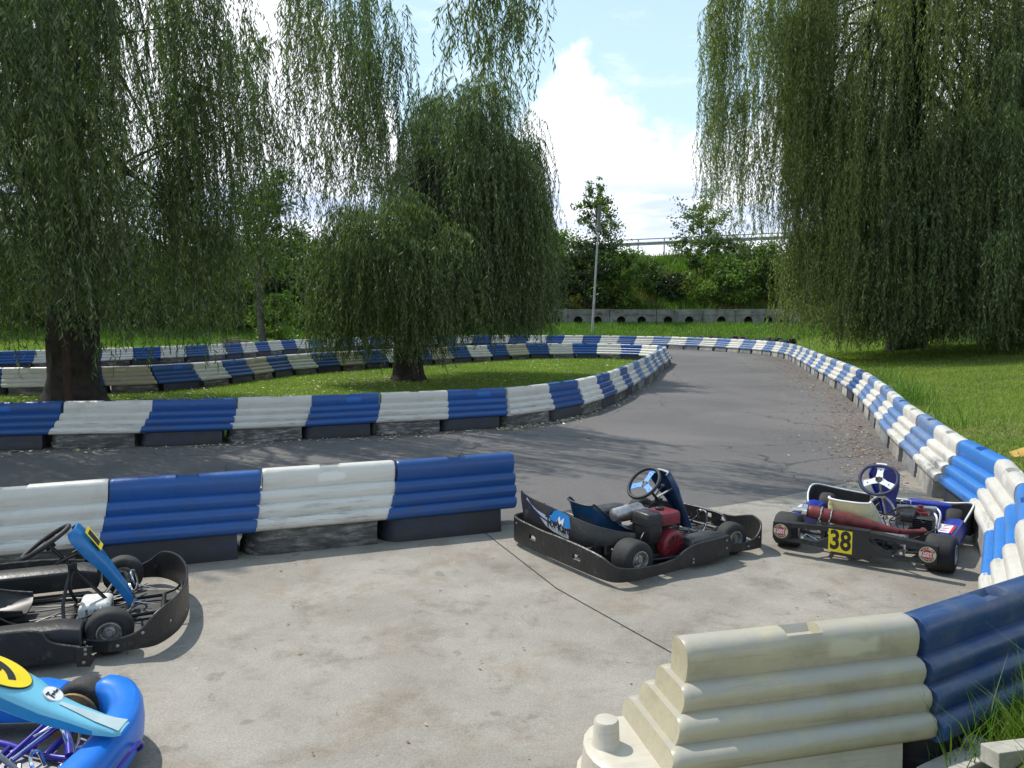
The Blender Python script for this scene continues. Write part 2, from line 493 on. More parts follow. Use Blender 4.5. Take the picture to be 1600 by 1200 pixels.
class MB:
    def __init__(s):
        s.v, s.f, s.mi = [], [], []

    def add(s, verts, faces, mi=0):
        o = len(s.v)
        s.v += [tuple(p) for p in verts]
        s.f += [tuple(i + o for i in f) for f in faces]
        s.mi += [mi] * len(faces)
        return s

    def box(s, c, size, mi=0, rot=None):
        hx, hy, hz = (x / 2 for x in size)
        vs = [Vector((x, y, z)) for x in (-hx, hx) for y in (-hy, hy) for z in (-hz, hz)]
        if rot is not None:
            vs = [rot @ p for p in vs]
        c = Vector(c)
        return s.add([p + c for p in vs], [(0, 1, 3, 2), (4, 6, 7, 5), (0, 4, 5, 1), (2, 3, 7, 6), (0, 2, 6, 4), (1, 5, 7, 3)], mi)

    def tube(s, path, r, n=8, mi=0, caps=True, closed=False):
        path = [Vector(p) for p in path]
        m = len(path)
        rs = [r] * m if isinstance(r, (int, float)) else r
        vs = []
        u = None
        for i, p in enumerate(path):
            if closed:
                d = path[(i + 1) % m] - path[i - 1]
            else:
                d = path[min(i + 1, m - 1)] - path[max(i - 1, 0)]
            d.normalize()
            if u is None:
                u, _ = perp(d)
            u = (u - d * u.dot(d)).normalized()
            w_ = d.cross(u)
            for k in range(n):
                a = 2 * math.pi * k / n
                vs.append(p + (u * math.cos(a) + w_ * math.sin(a)) * rs[i])
        fs = []
        for i in range(m if closed else m - 1):
            j = (i + 1) % m
            for k in range(n):
                k2 = (k + 1) % n
                fs.append((i * n + k, i * n + k2, j * n + k2, j * n + k))
        if caps and not closed:
            fs.append(tuple(reversed(range(n))))
            fs.append(tuple((m - 1) * n + k for k in range(n)))
        return s.add(vs, fs, mi)

    def lathe(s, prof, origin, axis, n=28, mi=0):
        """prof: (along axis, radius)"""
        o, a = Vector(origin), Vector(axis).normalized()
        u, w_ = perp(a)
        vs, fs = [], []
        for h, r in prof:
            for k in range(n):
                t = 2 * math.pi * k / n
                vs.append(o + a * h + (u * math.cos(t) + w_ * math.sin(t)) * r)
        for i in range(len(prof) - 1):
            for k in range(n):
                k2 = (k + 1) % n
                fs.append((i * n + k, i * n + k2, (i + 1) * n + k2, (i + 1) * n + k))
        return s.add(vs, fs, mi)

    def cyl(s, a, b, r, n=16, mi=0):
        return s.tube([a, b], r, n, mi)

    def loft(s, secs, mi=0, caps=True, closed=True):
        n = len(secs[0])
        vs = [p for sec in secs for p in sec]
        fs = []
        for i in range(len(secs) - 1):
            for k in range(n if closed else n - 1):
                k2 = (k + 1) % n
                fs.append((i * n + k, i * n + k2, (i + 1) * n + k2, (i + 1) * n + k))
        if caps and closed:
            fs.append(tuple(reversed(range(n))))
            fs.append(tuple((len(secs) - 1) * n + k for k in range(n)))
        return s.add(vs, fs, mi)

    def ribbon(s, st, thick, mi=0, holes=()):
        """upright strip; st: (x, y, z_bottom, z_top); holes: (index, z0, z1) cut out between station index and index+1"""
        m = len(st)
        nrm = []
        for i in range(m):
            a, b = st[max(i - 1, 0)], st[min(i + 1, m - 1)]
            d = Vector((b[0] - a[0], b[1] - a[1], 0)).normalized()
            nrm.append(Vector((-d.y, d.x, 0)) * thick / 2)
        hm = {i: (a, b) for i, a, b in holes}
        def sec(i, zb, zt):
            c = Vector((st[i][0], st[i][1], 0))
            n_ = nrm[i]
            e = min(0.006, (zt - zb) / 4)
            return [c - n_ + Vector((0, 0, zb)), c + n_ + Vector((0, 0, zb)), c + n_ + Vector((0, 0, zt - e)), c + n_ * 0.3 + Vector((0, 0, zt)),
                    c - n_ * 0.3 + Vector((0, 0, zt)), c - n_ + Vector((0, 0, zt - e))]
        i = 0
        while i < m - 1:
            if i in hm:
                a, b = hm[i]
                s.loft([sec(i, st[i][2], a), sec(i + 1, st[i + 1][2], a)], mi)
                s.loft([sec(i, b, st[i][3]), sec(i + 1, b, st[i + 1][3])], mi)
                i += 1
            else:
                j = i
                secs = [sec(i, st[i][2], st[i][3])]
                while j < m - 1 and j not in hm:
                    j += 1
                    secs.append(sec(j, st[j][2], st[j][3]))
                s.loft(secs, mi)
                i = j
        return s

    def prism(s, poly, o, u, v, depth, mi=0):
        """polygon in the plane (u, v) at o, extruded along u x v by depth"""
        o, u, v = Vector(o), Vector(u), Vector(v)
        n = u.cross(v).normalized()
        k = len(poly)
        vs = [o + u * a + v * b for a, b in poly] + [o + u * a + v * b + n * depth for a, b in poly]
        fs = [tuple(reversed(range(k))), tuple(range(k, 2 * k))]
        fs += [(i, (i + 1) % k, k + (i + 1) % k, k + i) for i in range(k)]
        return s.add(vs, fs, mi)

    def text(s, txt, size, o, u, v, mi=0, sx=1.0, lift=0.0025, bold=0.0):
        """lettering centred on o in the plane (u, v), raised a little off the surface"""
        cu = bpy.data.curves.new('lettering', 'FONT')
        cu.body = txt
        cu.size = size
        cu.align_x = 'CENTER'
        cu.align_y = 'CENTER'
        cu.offset = bold
        cu.extrude = 0.0006
        ob = bpy.data.objects.new('lettering', cu)
        COL.objects.link(ob)
        me = bpy.data.meshes.new_from_object(ob)
        o, u, v = Vector(o), Vector(u).normalized(), Vector(v).normalized()
        n = u.cross(v)
        vs = [o + u * (p.co.x * sx) + v * p.co.y + n * (p.co.z + lift) for p in me.vertices]
        s.add(vs, [tuple(p.vertices) for p in me.polygons], mi)
        bpy.data.objects.remove(ob)
        bpy.data.meshes.remove(me)
        bpy.data.curves.remove(cu)
        return s

    def build(s, name, mats, parent=None, smooth=35, bevel=0.0):
        me = bpy.data.meshes.new(name)
        me.from_pydata(s.v, [], s.f)
        if not isinstance(mats, (list, tuple)):
            mats = [mats]
        for m in mats:
            me.materials.append(M[m])
        me.polygons.foreach_set('material_index', s.mi)
        if smooth:
            me.polygons.foreach_set('use_smooth', [True] * len(s.f))
            me.set_sharp_from_angle(angle=R(smooth))
        me.update()
        o = bpy.data.objects.new(name, me)
        COL.objects.link(o)
        if parent is not None:
            o.parent = parent
        if bevel:
            b = o.modifiers.new('bevel', 'BEVEL')
            b.width = bevel
            b.segments = 2
            b.limit_method = 'ANGLE'
            b.angle_limit = R(40)
        return o


def tag(o, label=None, cat=None, group=None, kind=None):
    if label: o['label'] = label
    if cat: o['category'] = cat
    if group: o['group'] = group
    if kind: o['kind'] = kind
    return o

def thing(name, label, cat, loc=(0, 0, 0), rz=0.0, group=None):
    o = bpy.data.objects.new(name, None)
    o.empty_display_size = 0.2
    COL.objects.link(o)
    o.location = loc
    o.rotation_euler = (0, 0, rz)
    return tag(o, label, cat, group)

def copy_tree(o, parent=None):
    c = o.copy()
    COL.objects.link(c)
    if parent is not None:
        c.parent = parent
    for ch in o.children:
        copy_tree(ch, c)
    return c

def np_mesh(name, verts, faces, mats, parent=None, mi=None, smooth=False):
    """large meshes from numpy arrays; faces (n, k)"""
    me = bpy.data.meshes.new(name)
    n, k = faces.shape
    me.vertices.add(len(verts))
    me.vertices.foreach_set('co', np.ascontiguousarray(verts, dtype=np.float32).ravel())
    me.loops.add(n * k)
    me.loops.foreach_set('vertex_index', faces.astype(np.int32).ravel())
    me.polygons.add(n)
    me.polygons.foreach_set('loop_start', np.arange(0, n * k, k, dtype=np.int32))
    me.polygons.foreach_set('loop_total', np.full(n, k, dtype=np.int32))
    for m in ([mats] if isinstance(mats, str) else mats):
        me.materials.append(M[m])
    if mi is not None:
        me.polygons.foreach_set('material_index', mi.astype(np.int32))
    if smooth:
        me.polygons.foreach_set('use_smooth', np.ones(n, dtype=bool))
    me.update(calc_edges=True)
    o = bpy.data.objects.new(name, me)
    COL.objects.link(o)
    if parent is not None:
        o.parent = parent
    return o

def catmull(pts, per=12):
    pts = [Vector(p) for p in pts]
    out = []
    for i in range(len(pts) - 1):
        p0, p1, p2, p3 = pts[max(i - 1, 0)], pts[i], pts[i + 1], pts[min(i + 2, len(pts) - 1)]
        for k in range(per):
            t = k / per
            out.append(0.5 * ((2 * p1) + (p2 - p0) * t + (2 * p0 - 5 * p1 + 4 * p2 - p3) * t * t + (3 * p1 - p0 - 3 * p2 + p3) * t ** 3))
    out.append(pts[-1])
    return out

def resample(pts, pitch):
    out = [pts[0].copy()]
    acc = 0.0
    for a, b in zip(pts, pts[1:]):
        seg = (b - a).length
        pos = 0.0
        while acc + (seg - pos) >= pitch:
            pos += pitch - acc
            out.append(a.lerp(b, pos / seg))
            acc = 0.0
        acc += seg - pos
    return out

# ------------------------------------------------------------------ rows of barriers: centre lines
V2 = lambda x, y: Vector((x, y, 0))
NEAR = [V2(-5.35, 5.30), V2(-4.30, 5.66), V2(-3.10, 6.11), V2(-2.06, 6.52), V2(-1.03, 6.92), V2(-0.02, 7.33)]
FORE = [V2(0.70, 3.18), V2(1.76, 3.42), V2(2.76, 4.02), V2(3.25, 4.90), V2(3.90, 5.98), V2(4.35, 7.0), V2(4.62, 8.1)]
OUTER = catmull([(4.62, 8.1, 0), (5.15, 9.8, 0), (5.85, 11.9, 0), (6.6, 14.0, 0), (7.6, 17.0, 0), (8.55, 20.3, 0), (9.5, 24.2, 0), (10.6, 28.5, 0), (11.7, 33.0, 0),
                 (12.1, 36.2, 0), (11.7, 39.2, 0), (10.4, 42.4, 0), (8.4, 44.8, 0), (5.6, 46.6, 0), (2.4, 47.4, 0), (-2, 47.2, 0), (-6.3, 45.4, 0), (-9.4, 42.0, 0),
                 (-11.2, 38.0, 0), (-12.2, 34.4, 0), (-13.6, 31.4, 0), (-16.4, 28.4, 0), (-20, 25.6, 0), (-24, 23, 0)])
INNER_A = [V2(-8.85, 11.35), V2(-7.75, 11.45), V2(-6.55, 11.62), V2(-5.35, 11.84), V2(-4.20, 12.15), V2(-3.14, 12.53), V2(-2.14, 12.9), V2(-1.1, 13.35), V2(-0.12, 13.8)]
INNER = catmull([(-0.12, 13.8, 0), (0.62, 14.6, 0), (1.35, 15.7, 0), (2.0, 17.3, 0), (2.7, 19.4, 0), (3.6, 22.4, 0), (4.55, 26.0, 0), (5.5, 29.4, 0), (5.95, 31.2, 0), (5.75, 32.7, 0), (4.8, 33.8, 0),
                 (3.0, 34.6, 0), (0.8, 34.2, 0), (-1.6, 32.0, 0), (-3.6, 29.6, 0), (-5.4, 27.4, 0), (-6.9, 25.2, 0), (-7.7, 22.6, 0), (-8.1, 21.2, 0), (-8.7, 20.1, 0), (-9.7, 19.4, 0),
                 (-12.0, 19.0, 0), (-15.5, 18.6, 0)])

# ------------------------------------------------------------------ ground
right_line = np.array([(2.0, 3.0), (4.3, 6.0), (5.15, 9.8), (6.6, 14), (8.55, 20.3), (10.6, 28.5), (12.1, 36.2), (12.3, 60), (12.3, 120)])
def sstep(x):
    x = np.clip(x, 0, 1)
    return x * x * (3 - 2 * x)
def H(x, y):
    x, y = np.asarray(x, float), np.asarray(y, float)
    back = 1.1 * sstep((y - 49.2) / 11.0)
    xr = np.interp(y, right_line[:, 1], right_line[:, 0])
    side = 0.9 * sstep((x - xr - 0.5) / 13.0) * sstep((y - 2) / 6)
    z = np.maximum(back, side)
    emb = np.clip((y - 61.2) * 0.50, 0, 6.15)
    bump_ = 0.25 * np.sin(x * 0.9 + y * 0.4) * np.cos(y * 0.8 - x * 0.3) * sstep((y - 62) / 4)
    far = 1.0 - sstep((y - 300) / 200)
    return (z + emb + bump_) * np.where(y > 300, far, 1)

def bank_h(x, y):
    """raised grassy bank outside the foreground barriers"""
    x, y = np.asarray(x, float), np.asarray(y, float)
    # signed distance outside the line F-E-D
    d1 = np.array([0.70, 3.18]); d2 = np.array([1.76, 3.42])
    d = np.full(x.shape, 9.0)
    line = np.array([(p.x, p.y) for p in FORE])
    for a, b in zip(line, line[1:]):
        ab = b - a
        t = np.clip(((x - a[0]) * ab[0] + (y - a[1]) * ab[1]) / (ab @ ab), 0, 1)
        d = np.minimum(d, np.hypot(x - a[0] - t * ab[0], y - a[1] - t * ab[1]))
    h = 0.40 * sstep((d - 0.16) / 0.6) * sstep((x - 1.35) / 0.75)
    return h + 0.02 * np.sin(7 * x) * np.cos(6 * y) * sstep((d - .3) / .4)

def grid_mesh(name, xs, ys, hf, m, zoff=0.0):
    gx, gy = np.meshgrid(xs, ys)
    gz = hf(gx, gy) + zoff
    v = np.stack([gx, gy, gz], -1).reshape(-1, 3)
    nx, ny = len(xs), len(ys)
    i = (np.arange(ny - 1)[:, None] * nx + np.arange(nx - 1)[None, :]).ravel()
    f = np.stack([i, i + 1, i + nx + 1, i + nx], 1)
    return np_mesh(name, v, f, m, smooth=True)

xs = np.concatenate([np.array([-1200, -600, -300, -160, -100]), np.arange(-70, 70.1, 1.0), np.array([100, 160, 300, 600, 1200])])
ys = np.concatenate([np.array([-300, -100, -30, -12]), np.arange(-6, 84, 0.8), np.array([90, 100, 130, 180, 300, 400, 500, 900, 1800])])
tag(grid_mesh('ground', xs, ys, H, 'lawn'), kind='structure')

def sheet(name, pts, z, m):
    """flat sheet with the given outline"""
    import bmesh
    bm = bmesh.new()
    vs = [bm.verts.new((p[0], p[1], z)) for p in pts]
    f = bm.faces.new(vs)
    if f.normal.z < 0:
        f.normal_flip()
    bmesh.ops.triangulate(bm, faces=[f])
    me = bpy.data.meshes.new(name)
    bm.to_mesh(me)
    me.materials.append(M[m])
    o = bpy.data.objects.new(name, me)
    COL.objects.link(o)
    return tag(o, kind='structure')

out_pts = [(p.x, p.y) for p in OUTER[::3]]
track_poly = [(4.62, 7.6)] + out_pts + [(-30, 22), (-30, 3), (-12, 3.0), (-5.35, 4.9), (0.0, 6.9), (2.2, 7.3)]
sheet('track', track_poly, 0.004, 'asphalt')
pad_poly = [(-14, -2.5), (2.6, -2.5), (1.4, 2.2), (0.6, 2.9), (1.76, 3.42), (2.76, 4.02), (3.25, 4.9), (3.90, 5.98), (4.38, 7.0), (4.9, 8.4), (5.22, 9.95),
            (4.75, 9.72), (4.3, 9.40), (3.85, 9.06), (3.2, 8.62), (2.7, 8.27), (2.1, 7.94), (1.2, 7.60), (0.5, 7.40), (-0.02, 7.24), (-1.03, 6.86), (-2.1, 6.46), (-3.22, 6.02), (-5.35, 5.27), (-14, 2.2)]
sheet('concrete_pad', pad_poly, 0.009, 'pad_concrete')
isl = [(p.x, p.y) for p in INNER_A + INNER[::3]] + [(-30, 18), (-30, 11)]
sheet('island_lawn', isl, 0.012, 'lawn')
# joint between two pours of concrete
a, b, c = P(752, 830), P(870, 922), P(1062, 1030)
jm = MB()
for p, q_ in ((a, b), (b, c)):
    d = (q_ - p).normalized(); n_ = Vector((-d.y, d.x, 0)) * 0.004
    jm.add([p + n_ + Vector((0, 0, .0125)), p - n_ + Vector((0, 0, .0125)), q_ - n_ + Vector((0, 0, .0125)), q_ + n_ + Vector((0, 0, .0125))], [(0, 1, 2, 3)])
tag(jm.build('pad_joint', 'hole_dark', smooth=0), kind='structure')
# bank beside the foreground barriers
bx = np.arange(0.9, 7.5, 0.09); by = np.arange(-2.0, 6.6, 0.09)
def bank_mask_h(x, y):
    line = np.array([(p.x, p.y) for p in FORE])
    # inside (pad side) goes under the pad
    yl = np.interp(x, line[:4, 0], line[:4, 1])
    yl = np.where(x > 3.25, 4.9 + (x - 3.25) * 1.66, yl)
    outside = y < yl
    return np.where(outside, bank_h(x, y) + 0.015 + 0 * x, -0.05)
tag(grid_mesh('grass_bank', bx, by, bank_mask_h, 'rough_grass'), kind='structure')

# ------------------------------------------------------------------ barriers
L = 1.10
HALF = [(0.0, .665), (.030, .662), (.056, .648), (.073, .622), (.079, .585), (.078, .54), (.070, .500),
        (.096, .499), (.124, .488), (.140, .464), (.1425, .440), (.133, .400), (.156, .399), (.185, .388), (.201, .364), (.2035, .340), (.194, .303),
        (.216, .302), (.246, .291), (.262, .266), (.264, .225), (.246, .205)]
def barrier_body(slot=True, tail=.075):
    mb = MB()
    half = HALF
    ring = [(-y, z) for y, z in reversed(half[1:])] + half
    e = L / 2 - 0.004
    stations = [(-e, 0.010), (-e + .010, 0.002), (-e + .03, 0), (-e + .14, 0)] + ([(-.085, 0), (-.075, -1), (-.03, -1), (.03, -1), (.075, -1), (.085, 0)] if slot else [(0, 0)]) + [(e - .03, 0), (e - .010, 0.002), (e, 0.010)]
    secs = []
    for x, ins in stations:
        sec = []
        for y, z in ring:
            yy, zz = y, z
            if ins > 0:
                yy = y * (1 - ins * 3.0)
                zz = z - ins * (0.7 if z > .25 else 0)
            if ins == -1 and abs(y) < 0.06:
                zz = z - (0.045 if abs(y) < .04 else 0.0)
            k_ = (max(0, .64 - zz) / .43) ** 2
            ri = 0 if z > .4995 else 1 if z > .3995 else 2 if z > .3025 else 3
            sec.append(Vector((x - .06 * k_ - tail * max(0, min(1, (-x - e + .14) / .11)) * (ri / 3 + .15 * k_), yy, zz)))
        secs.append(sec)
    o = len(mb.v)
    mb.loft(secs, caps=False)
    n = len(ring)
    N = len(half)
    for base, fl in ((o, False), (o + (len(secs) - 1) * n, True)):
        fs = [(base + i, base + i + 1, base + n - 2 - i, base + n - 1 - i) for i in range(N - 2)] + [(base + N - 2, base + N - 1, base + N)]
        if fl: fs = [tuple(reversed(f)) for f in fs]
        mb.f += fs
        mb.mi += [0] * len(fs)
    return mb

def barrier_base(peg=False, x0=-L / 2 - 0.17, x1=L / 2 - 0.20, top=0.206):
    mb = MB()
    pts = []
    r = 0.236
    cx = x0 + r * 0.8
    for k in range(11):
        a = math.pi / 2 + math.pi * k / 10
        pts.append((cx + math.cos(a) * r * 0.8, math.sin(a) * r))
    pts += [(x1, -r), (x1, r)]
    lay = [(0.0, 1.03), (0.07, 1.03), (0.085, 1.0), (top - 0.012, 0.985), (top, 0.955)]
    secs = [[Vector(((x - 0.5 * (x0 + x1)) * (k if x < cx else 1) + 0.5 * (x0 + x1), y * k, z)) for x, y in pts] for z, k in lay]
    mb.loft(secs)
    if peg:
        mb.lathe([(0, .064), (.012, .056), (.105, .052), (.116, .046), (.119, .034), (.119, 0.001)], (x0 + .105, 0.03, top - .004), (0, 0, 1), 24)
    return mb

def barrier_proto(bm, pm, base_top=None, peg=False):
    root = barrier_body(tail=.085 if peg else .075).build('track_barrier', bm, smooth=50)
    base = barrier_base(peg, **({'x0': -L / 2 - .41} if peg else {})).build('base', pm, root, smooth=35)
    return root

PROTO = {
    'white': barrier_proto('plastic_white', 'base_white'),
    'white2': barrier_proto('plastic_white', 'base_white_dirty'),
    'yellowed': barrier_proto('plastic_yellowed', 'base_white_dirty'),
    'blue': barrier_proto('plastic_blue', 'base_blue'),
    'faded': barrier_proto('plastic_faded', 'base_grey'),
    'bright': barrier_proto('plastic_bright', 'base_blue'),
    'navy': barrier_proto('plastic_navy', 'base_blue'),
    'fore': barrier_proto('plastic_yellowed', 'base_clean', peg=True),
}
USED = set()
def put_barrier(kind, a, b, label, group, flip=False, jit=0.018):
    src = PROTO[kind]
    if kind in USED:
        o = copy_tree(src)
    else:
        o = src
        USED.add(kind)
    c = (a + b) / 2
    d = b - a
    o.location = (c.x + random.uniform(-jit, jit), c.y + random.uniform(-jit, jit), 0.009)
    o.rotation_euler = (random.uniform(-jit, jit) * 0.6, random.uniform(-jit, jit) * 0.6, math.atan2(d.y, d.x) + (math.pi if flip else 0) + random.uniform(-jit, jit))
    o.scale = (d.length / L, 1, 1)
    return tag(o, label, 'barrier', group)

def nth(n):
    return f"{n}{'th' if 10 <= n % 100 <= 20 else {1: 'st', 2: 'nd', 3: 'rd'}.get(n % 10, 'th')}"

g = 'barriers of the short row behind the karts'
near_lab = ['blue barrier at the left picture edge, behind the kart with a blue steering shield',
            'white barrier behind the steering wheel of the leftmost black kart',
            'long dark blue barrier right behind the blue shield of the black kart on the left',
            'white barrier with a grey scuffed base between two blue ones in the short row',
            'blue barrier at the free end of the short row, left of the black kart']
for i, k in enumerate(['blue', 'white2', 'blue', 'white2', 'blue']):
    put_barrier(k, NEAR[i], NEAR[i + 1], near_lab[i], g)
g = 'barriers curving from the foreground past kart 38'
fore = [('fore', 'yellowed white barrier in the foreground with a round base and peg at its end'),
        ('navy', 'dark blue barrier in the foreground joined to the yellowed one, grass at its foot'),
        ('white', 'white barrier just beyond the dark blue foreground one at the right edge'),
        ('bright', 'light blue barrier between two white ones in front of kart 38'),
        ('white', 'white barrier touching the nose of the kart numbered 38'),
        ('bright', 'bright blue barrier directly behind the steering wheel of kart 38')]
for i, (k, lab) in enumerate(fore):
    o = put_barrier(k, FORE[i], FORE[i + 1], lab, g)
    if i < 2:
        o.scale.z = .94
joints = resample(OUTER, 1.09)
n_out = 0
for i, (a, b) in enumerate(zip(joints, joints[1:])):
    if i < 36:
        row = 'right-hand row'
        lab = nth(i + 1) + ' along the right-hand row beyond kart 38'
        k = 'white' if i % 2 == 0 else 'faded'
        if i in (9, 15): k = 'blue' if i == 9 else 'faded'
    else:
        k = 'white2' if i % 2 == 0 else 'blue'
        lab = nth(i - 35) + ' along the far outer bend, counting leftwards'
    colr = {'white': 'white', 'white2': 'white', 'faded': 'faded blue', 'blue': 'deep blue'}[k]
    put_barrier(k, a, b, f'{colr} stepped plastic barrier, {lab}', 'barriers on the outer edge of the track', flip=True)
jin = INNER_A + resample(INNER, 1.09)[1:]
n_b = 0
for i, (a, b) in enumerate(zip(jin, jin[1:])):
    k = ['white2', 'blue'][i % 2] if i < 30 else [['yellowed', 'white2'][(i // 2) % 2], 'blue'][i % 2]
    if 14 < i < 24 and i % 2 == 1: k = 'faded'
    colr = {'white': 'white', 'white2': 'white', 'yellowed': 'yellowish white', 'faded': 'faded blue', 'blue': 'deep blue'}[k]
    if i < 27:
        lab = f'{colr} barrier, {nth(i + 1)} from the left along the front of the grass island'
    else:
        lab = f'{colr} barrier, {nth(i - 26)} after the hairpin tip along the back of the island'
    o = put_barrier(k, a, b, lab, 'barriers round the grass island')

# ------------------------------------------------------------------ karts: x forward, y left, z up, origin on the ground
def wheel(parent, x, y, r, wd, yaw=0.0, rim='rim_metal'):
    """slick tyre with a dished rim as its sub-part"""
    ax = Vector((-math.sin(yaw), math.cos(yaw), 0))
    h = wd / 2
    mb = MB()
    ri = r * 0.52
    mb.lathe([(-h + .006, ri), (-h, ri + .008), (-h - .004, r * .72), (-h + .002, r * .86), (-h + .014, r * .95), (-h + .032, r * .99), (0, r), (h - .032, r * .99), (h - .014, r * .95),
              (h - .002, r * .86), (h + .004, r * .72), (h, ri + .008), (h - .006, ri)], (x, y, r), ax, 36)
    t = mb.build('wheel', 'tyre_rubber', parent, smooth=50)
    rm = MB()
    for s in (1, -1):
        rm.lathe([(s * (h - .008), ri + .003), (s * (h + .003), ri - .001), (s * (h + .003), ri - .006), (s * (h - .012), ri - .012), (s * (h - .035), ri - .017), (s * (h - .04), ri * .55), (s * (h - .022), ri * .5),
                  (s * (h - .020), ri * .30), (s * (h - .004), ri * .28), (s * (h - .004), 0.001)], (x, y, r), ax, 28)
    u, v_ = perp(ax)
    for k in range(3):
        a = k * 2 * math.pi / 3 + .4
        c = Vector((x, y, r)) + (u * math.cos(a) + v_ * math.sin(a)) * ri * .40
        rm.cyl(c - ax * (h - .014), c + ax * (h - .014), .006, 6)
    rm.build('rim', rim, t)
    return t

def frame(parent, m, off=0.0):
    mb = MB()
    for s in (1, -1):
        mb.tube(catmull([(-.66, s * .24, .085), (-.45, s * .26, .075), (-.1, s * .34, .06), (.2, s * .34, .06), (.42, s * .24, .065), (.6, s * .17, .07), (.82, s * .16, .075)], 5), .015, 8)
        mb.tube(catmull([(-.42, s * .27, .07), (-.36, s * .45, .08), (-.2, s * .58, .10), (.2, s * .58, .10), (.36, s * .5, .09), (.42, s * .26, .07)], 5), .010, 8)
        mb.tube([(.5, s * .2, .07), (.55, s * .40, .11)], .016, 8)
        mb.tube([(.55, s * .40, .06), (.55, s * .40, .19)], .015, 8)                # king pin
        mb.tube([(.55, s * .40, .13), (.55, s * .46, .13)], .012, 8)
        mb.tube([(.42, s * .05, .11), (.50, s * .40, .12)], .007, 6)                # tie rod
    mb.tube([(.82, -.16, .075), (.82, .16, .075)], .015, 8)
    mb.tube([(.3, -.32, .06), (.3, .32, .06)], .012, 8)
    mb.tube([(-.14, -.34, .06), (-.14, .34, .06)], .014, 8)
    mb.tube([(-.60, -.25, .085), (-.60, .25, .085)], .014, 8)
    # front bumper hoop
    mb.tube(catmull([(.80, -.14, .08), (.9, -.18, .10), (.93, -.1, .17), (.93, .1, .17), (.9, .18, .10), (.80, .14, .08)], 5), .009, 8)
    return mb.build('frame', m, parent, smooth=60)

def axle(parent):
    mb = MB()
    mb.cyl((-.5, -.60, .14), (-.5, .60, .14), .017, 14)
    mb.cyl((-.5, .12, .14), (-.5, .132, .14), .09, 28)                               # brake disc
    mb.cyl((-.5, -.20, .14), (-.5, -.192, .14), .085, 28)                            # sprocket
    for s in (1, -1):
        mb.box((-.5, s * .27, .14), (.08, .03, .08))
    return mb.build('rear_axle', 'dark_metal', parent)

def tray(parent, m, wide=False):
    mb = MB()
    if wide:
        mb.loft([[Vector((x, y * s, z)) for x, y, s in ((-.45, .34, -1), (.2, .46, -1), (.42, .40, -1), (.72, .40, -1), (.88, .34, -1), (.93, .12, -1), (.93, .12, 1), (.88, .34, 1), (.72, .40, 1), (.42, .40, 1), (.2, .46, 1), (-.45, .34, 1))] for z in (.036, .039)])
    mb.loft([[Vector((x, y * s, z)) for x, y, s in ((-.14, .33, -1), (.2, .33, -1), (.45, .22, -1), (.8, .15, -1), (.8, .15, 1), (.45, .22, 1), (.2, .33, 1), (-.14, .33, 1))] for z in (.040, .044)])
    return mb.build('floor_tray', m, parent, smooth=0)

def pedals(parent, m):
    for s in (1, -1):
        mb = MB()
        mb.tube(catmull([(.60, s * .17, .06), (.66, s * .17, .16), (.645, s * .17, .25), (.63, s * .14, .265), (.63, s * .09, .25), (.65, s * .085, .19)], 5), .007, 8)
        mb.tube([(.60, s * .10, .065), (.60, s * .22, .065)], .008, 8)
        mb.tube([(.66, s * .17, .16), (.78, s * .15, .12)], .004, 6)
        mb.build('pedal', m, parent)

def column(parent, m, x, z, y=0.0):
    mb = MB()
    mb.tube([(x, y, z), (.52, 0, .10)], .011, 10)
    mid = Vector((x, y, z)).lerp(Vector((.52, 0, .10)), .38)
    mb.tube(catmull([mid, (mid.x - .015, -.07, mid.z - .05), (mid.x - .04, -.16, .18), (mid.x - .02, -.24, .075)], 6), .011, 8)
    mb.tube(catmull([mid, (mid.x - .015, .07, mid.z - .05), (mid.x - .04, .16, .18), (mid.x - .02, .24, .075)], 6), .011, 8)
    mb.box(mid, (.045, .05, .045))
    mb.tube([(.50, 0, .10), (.47, .06, .11)], .01, 6)
    return mb.build('steering_column', m, parent)

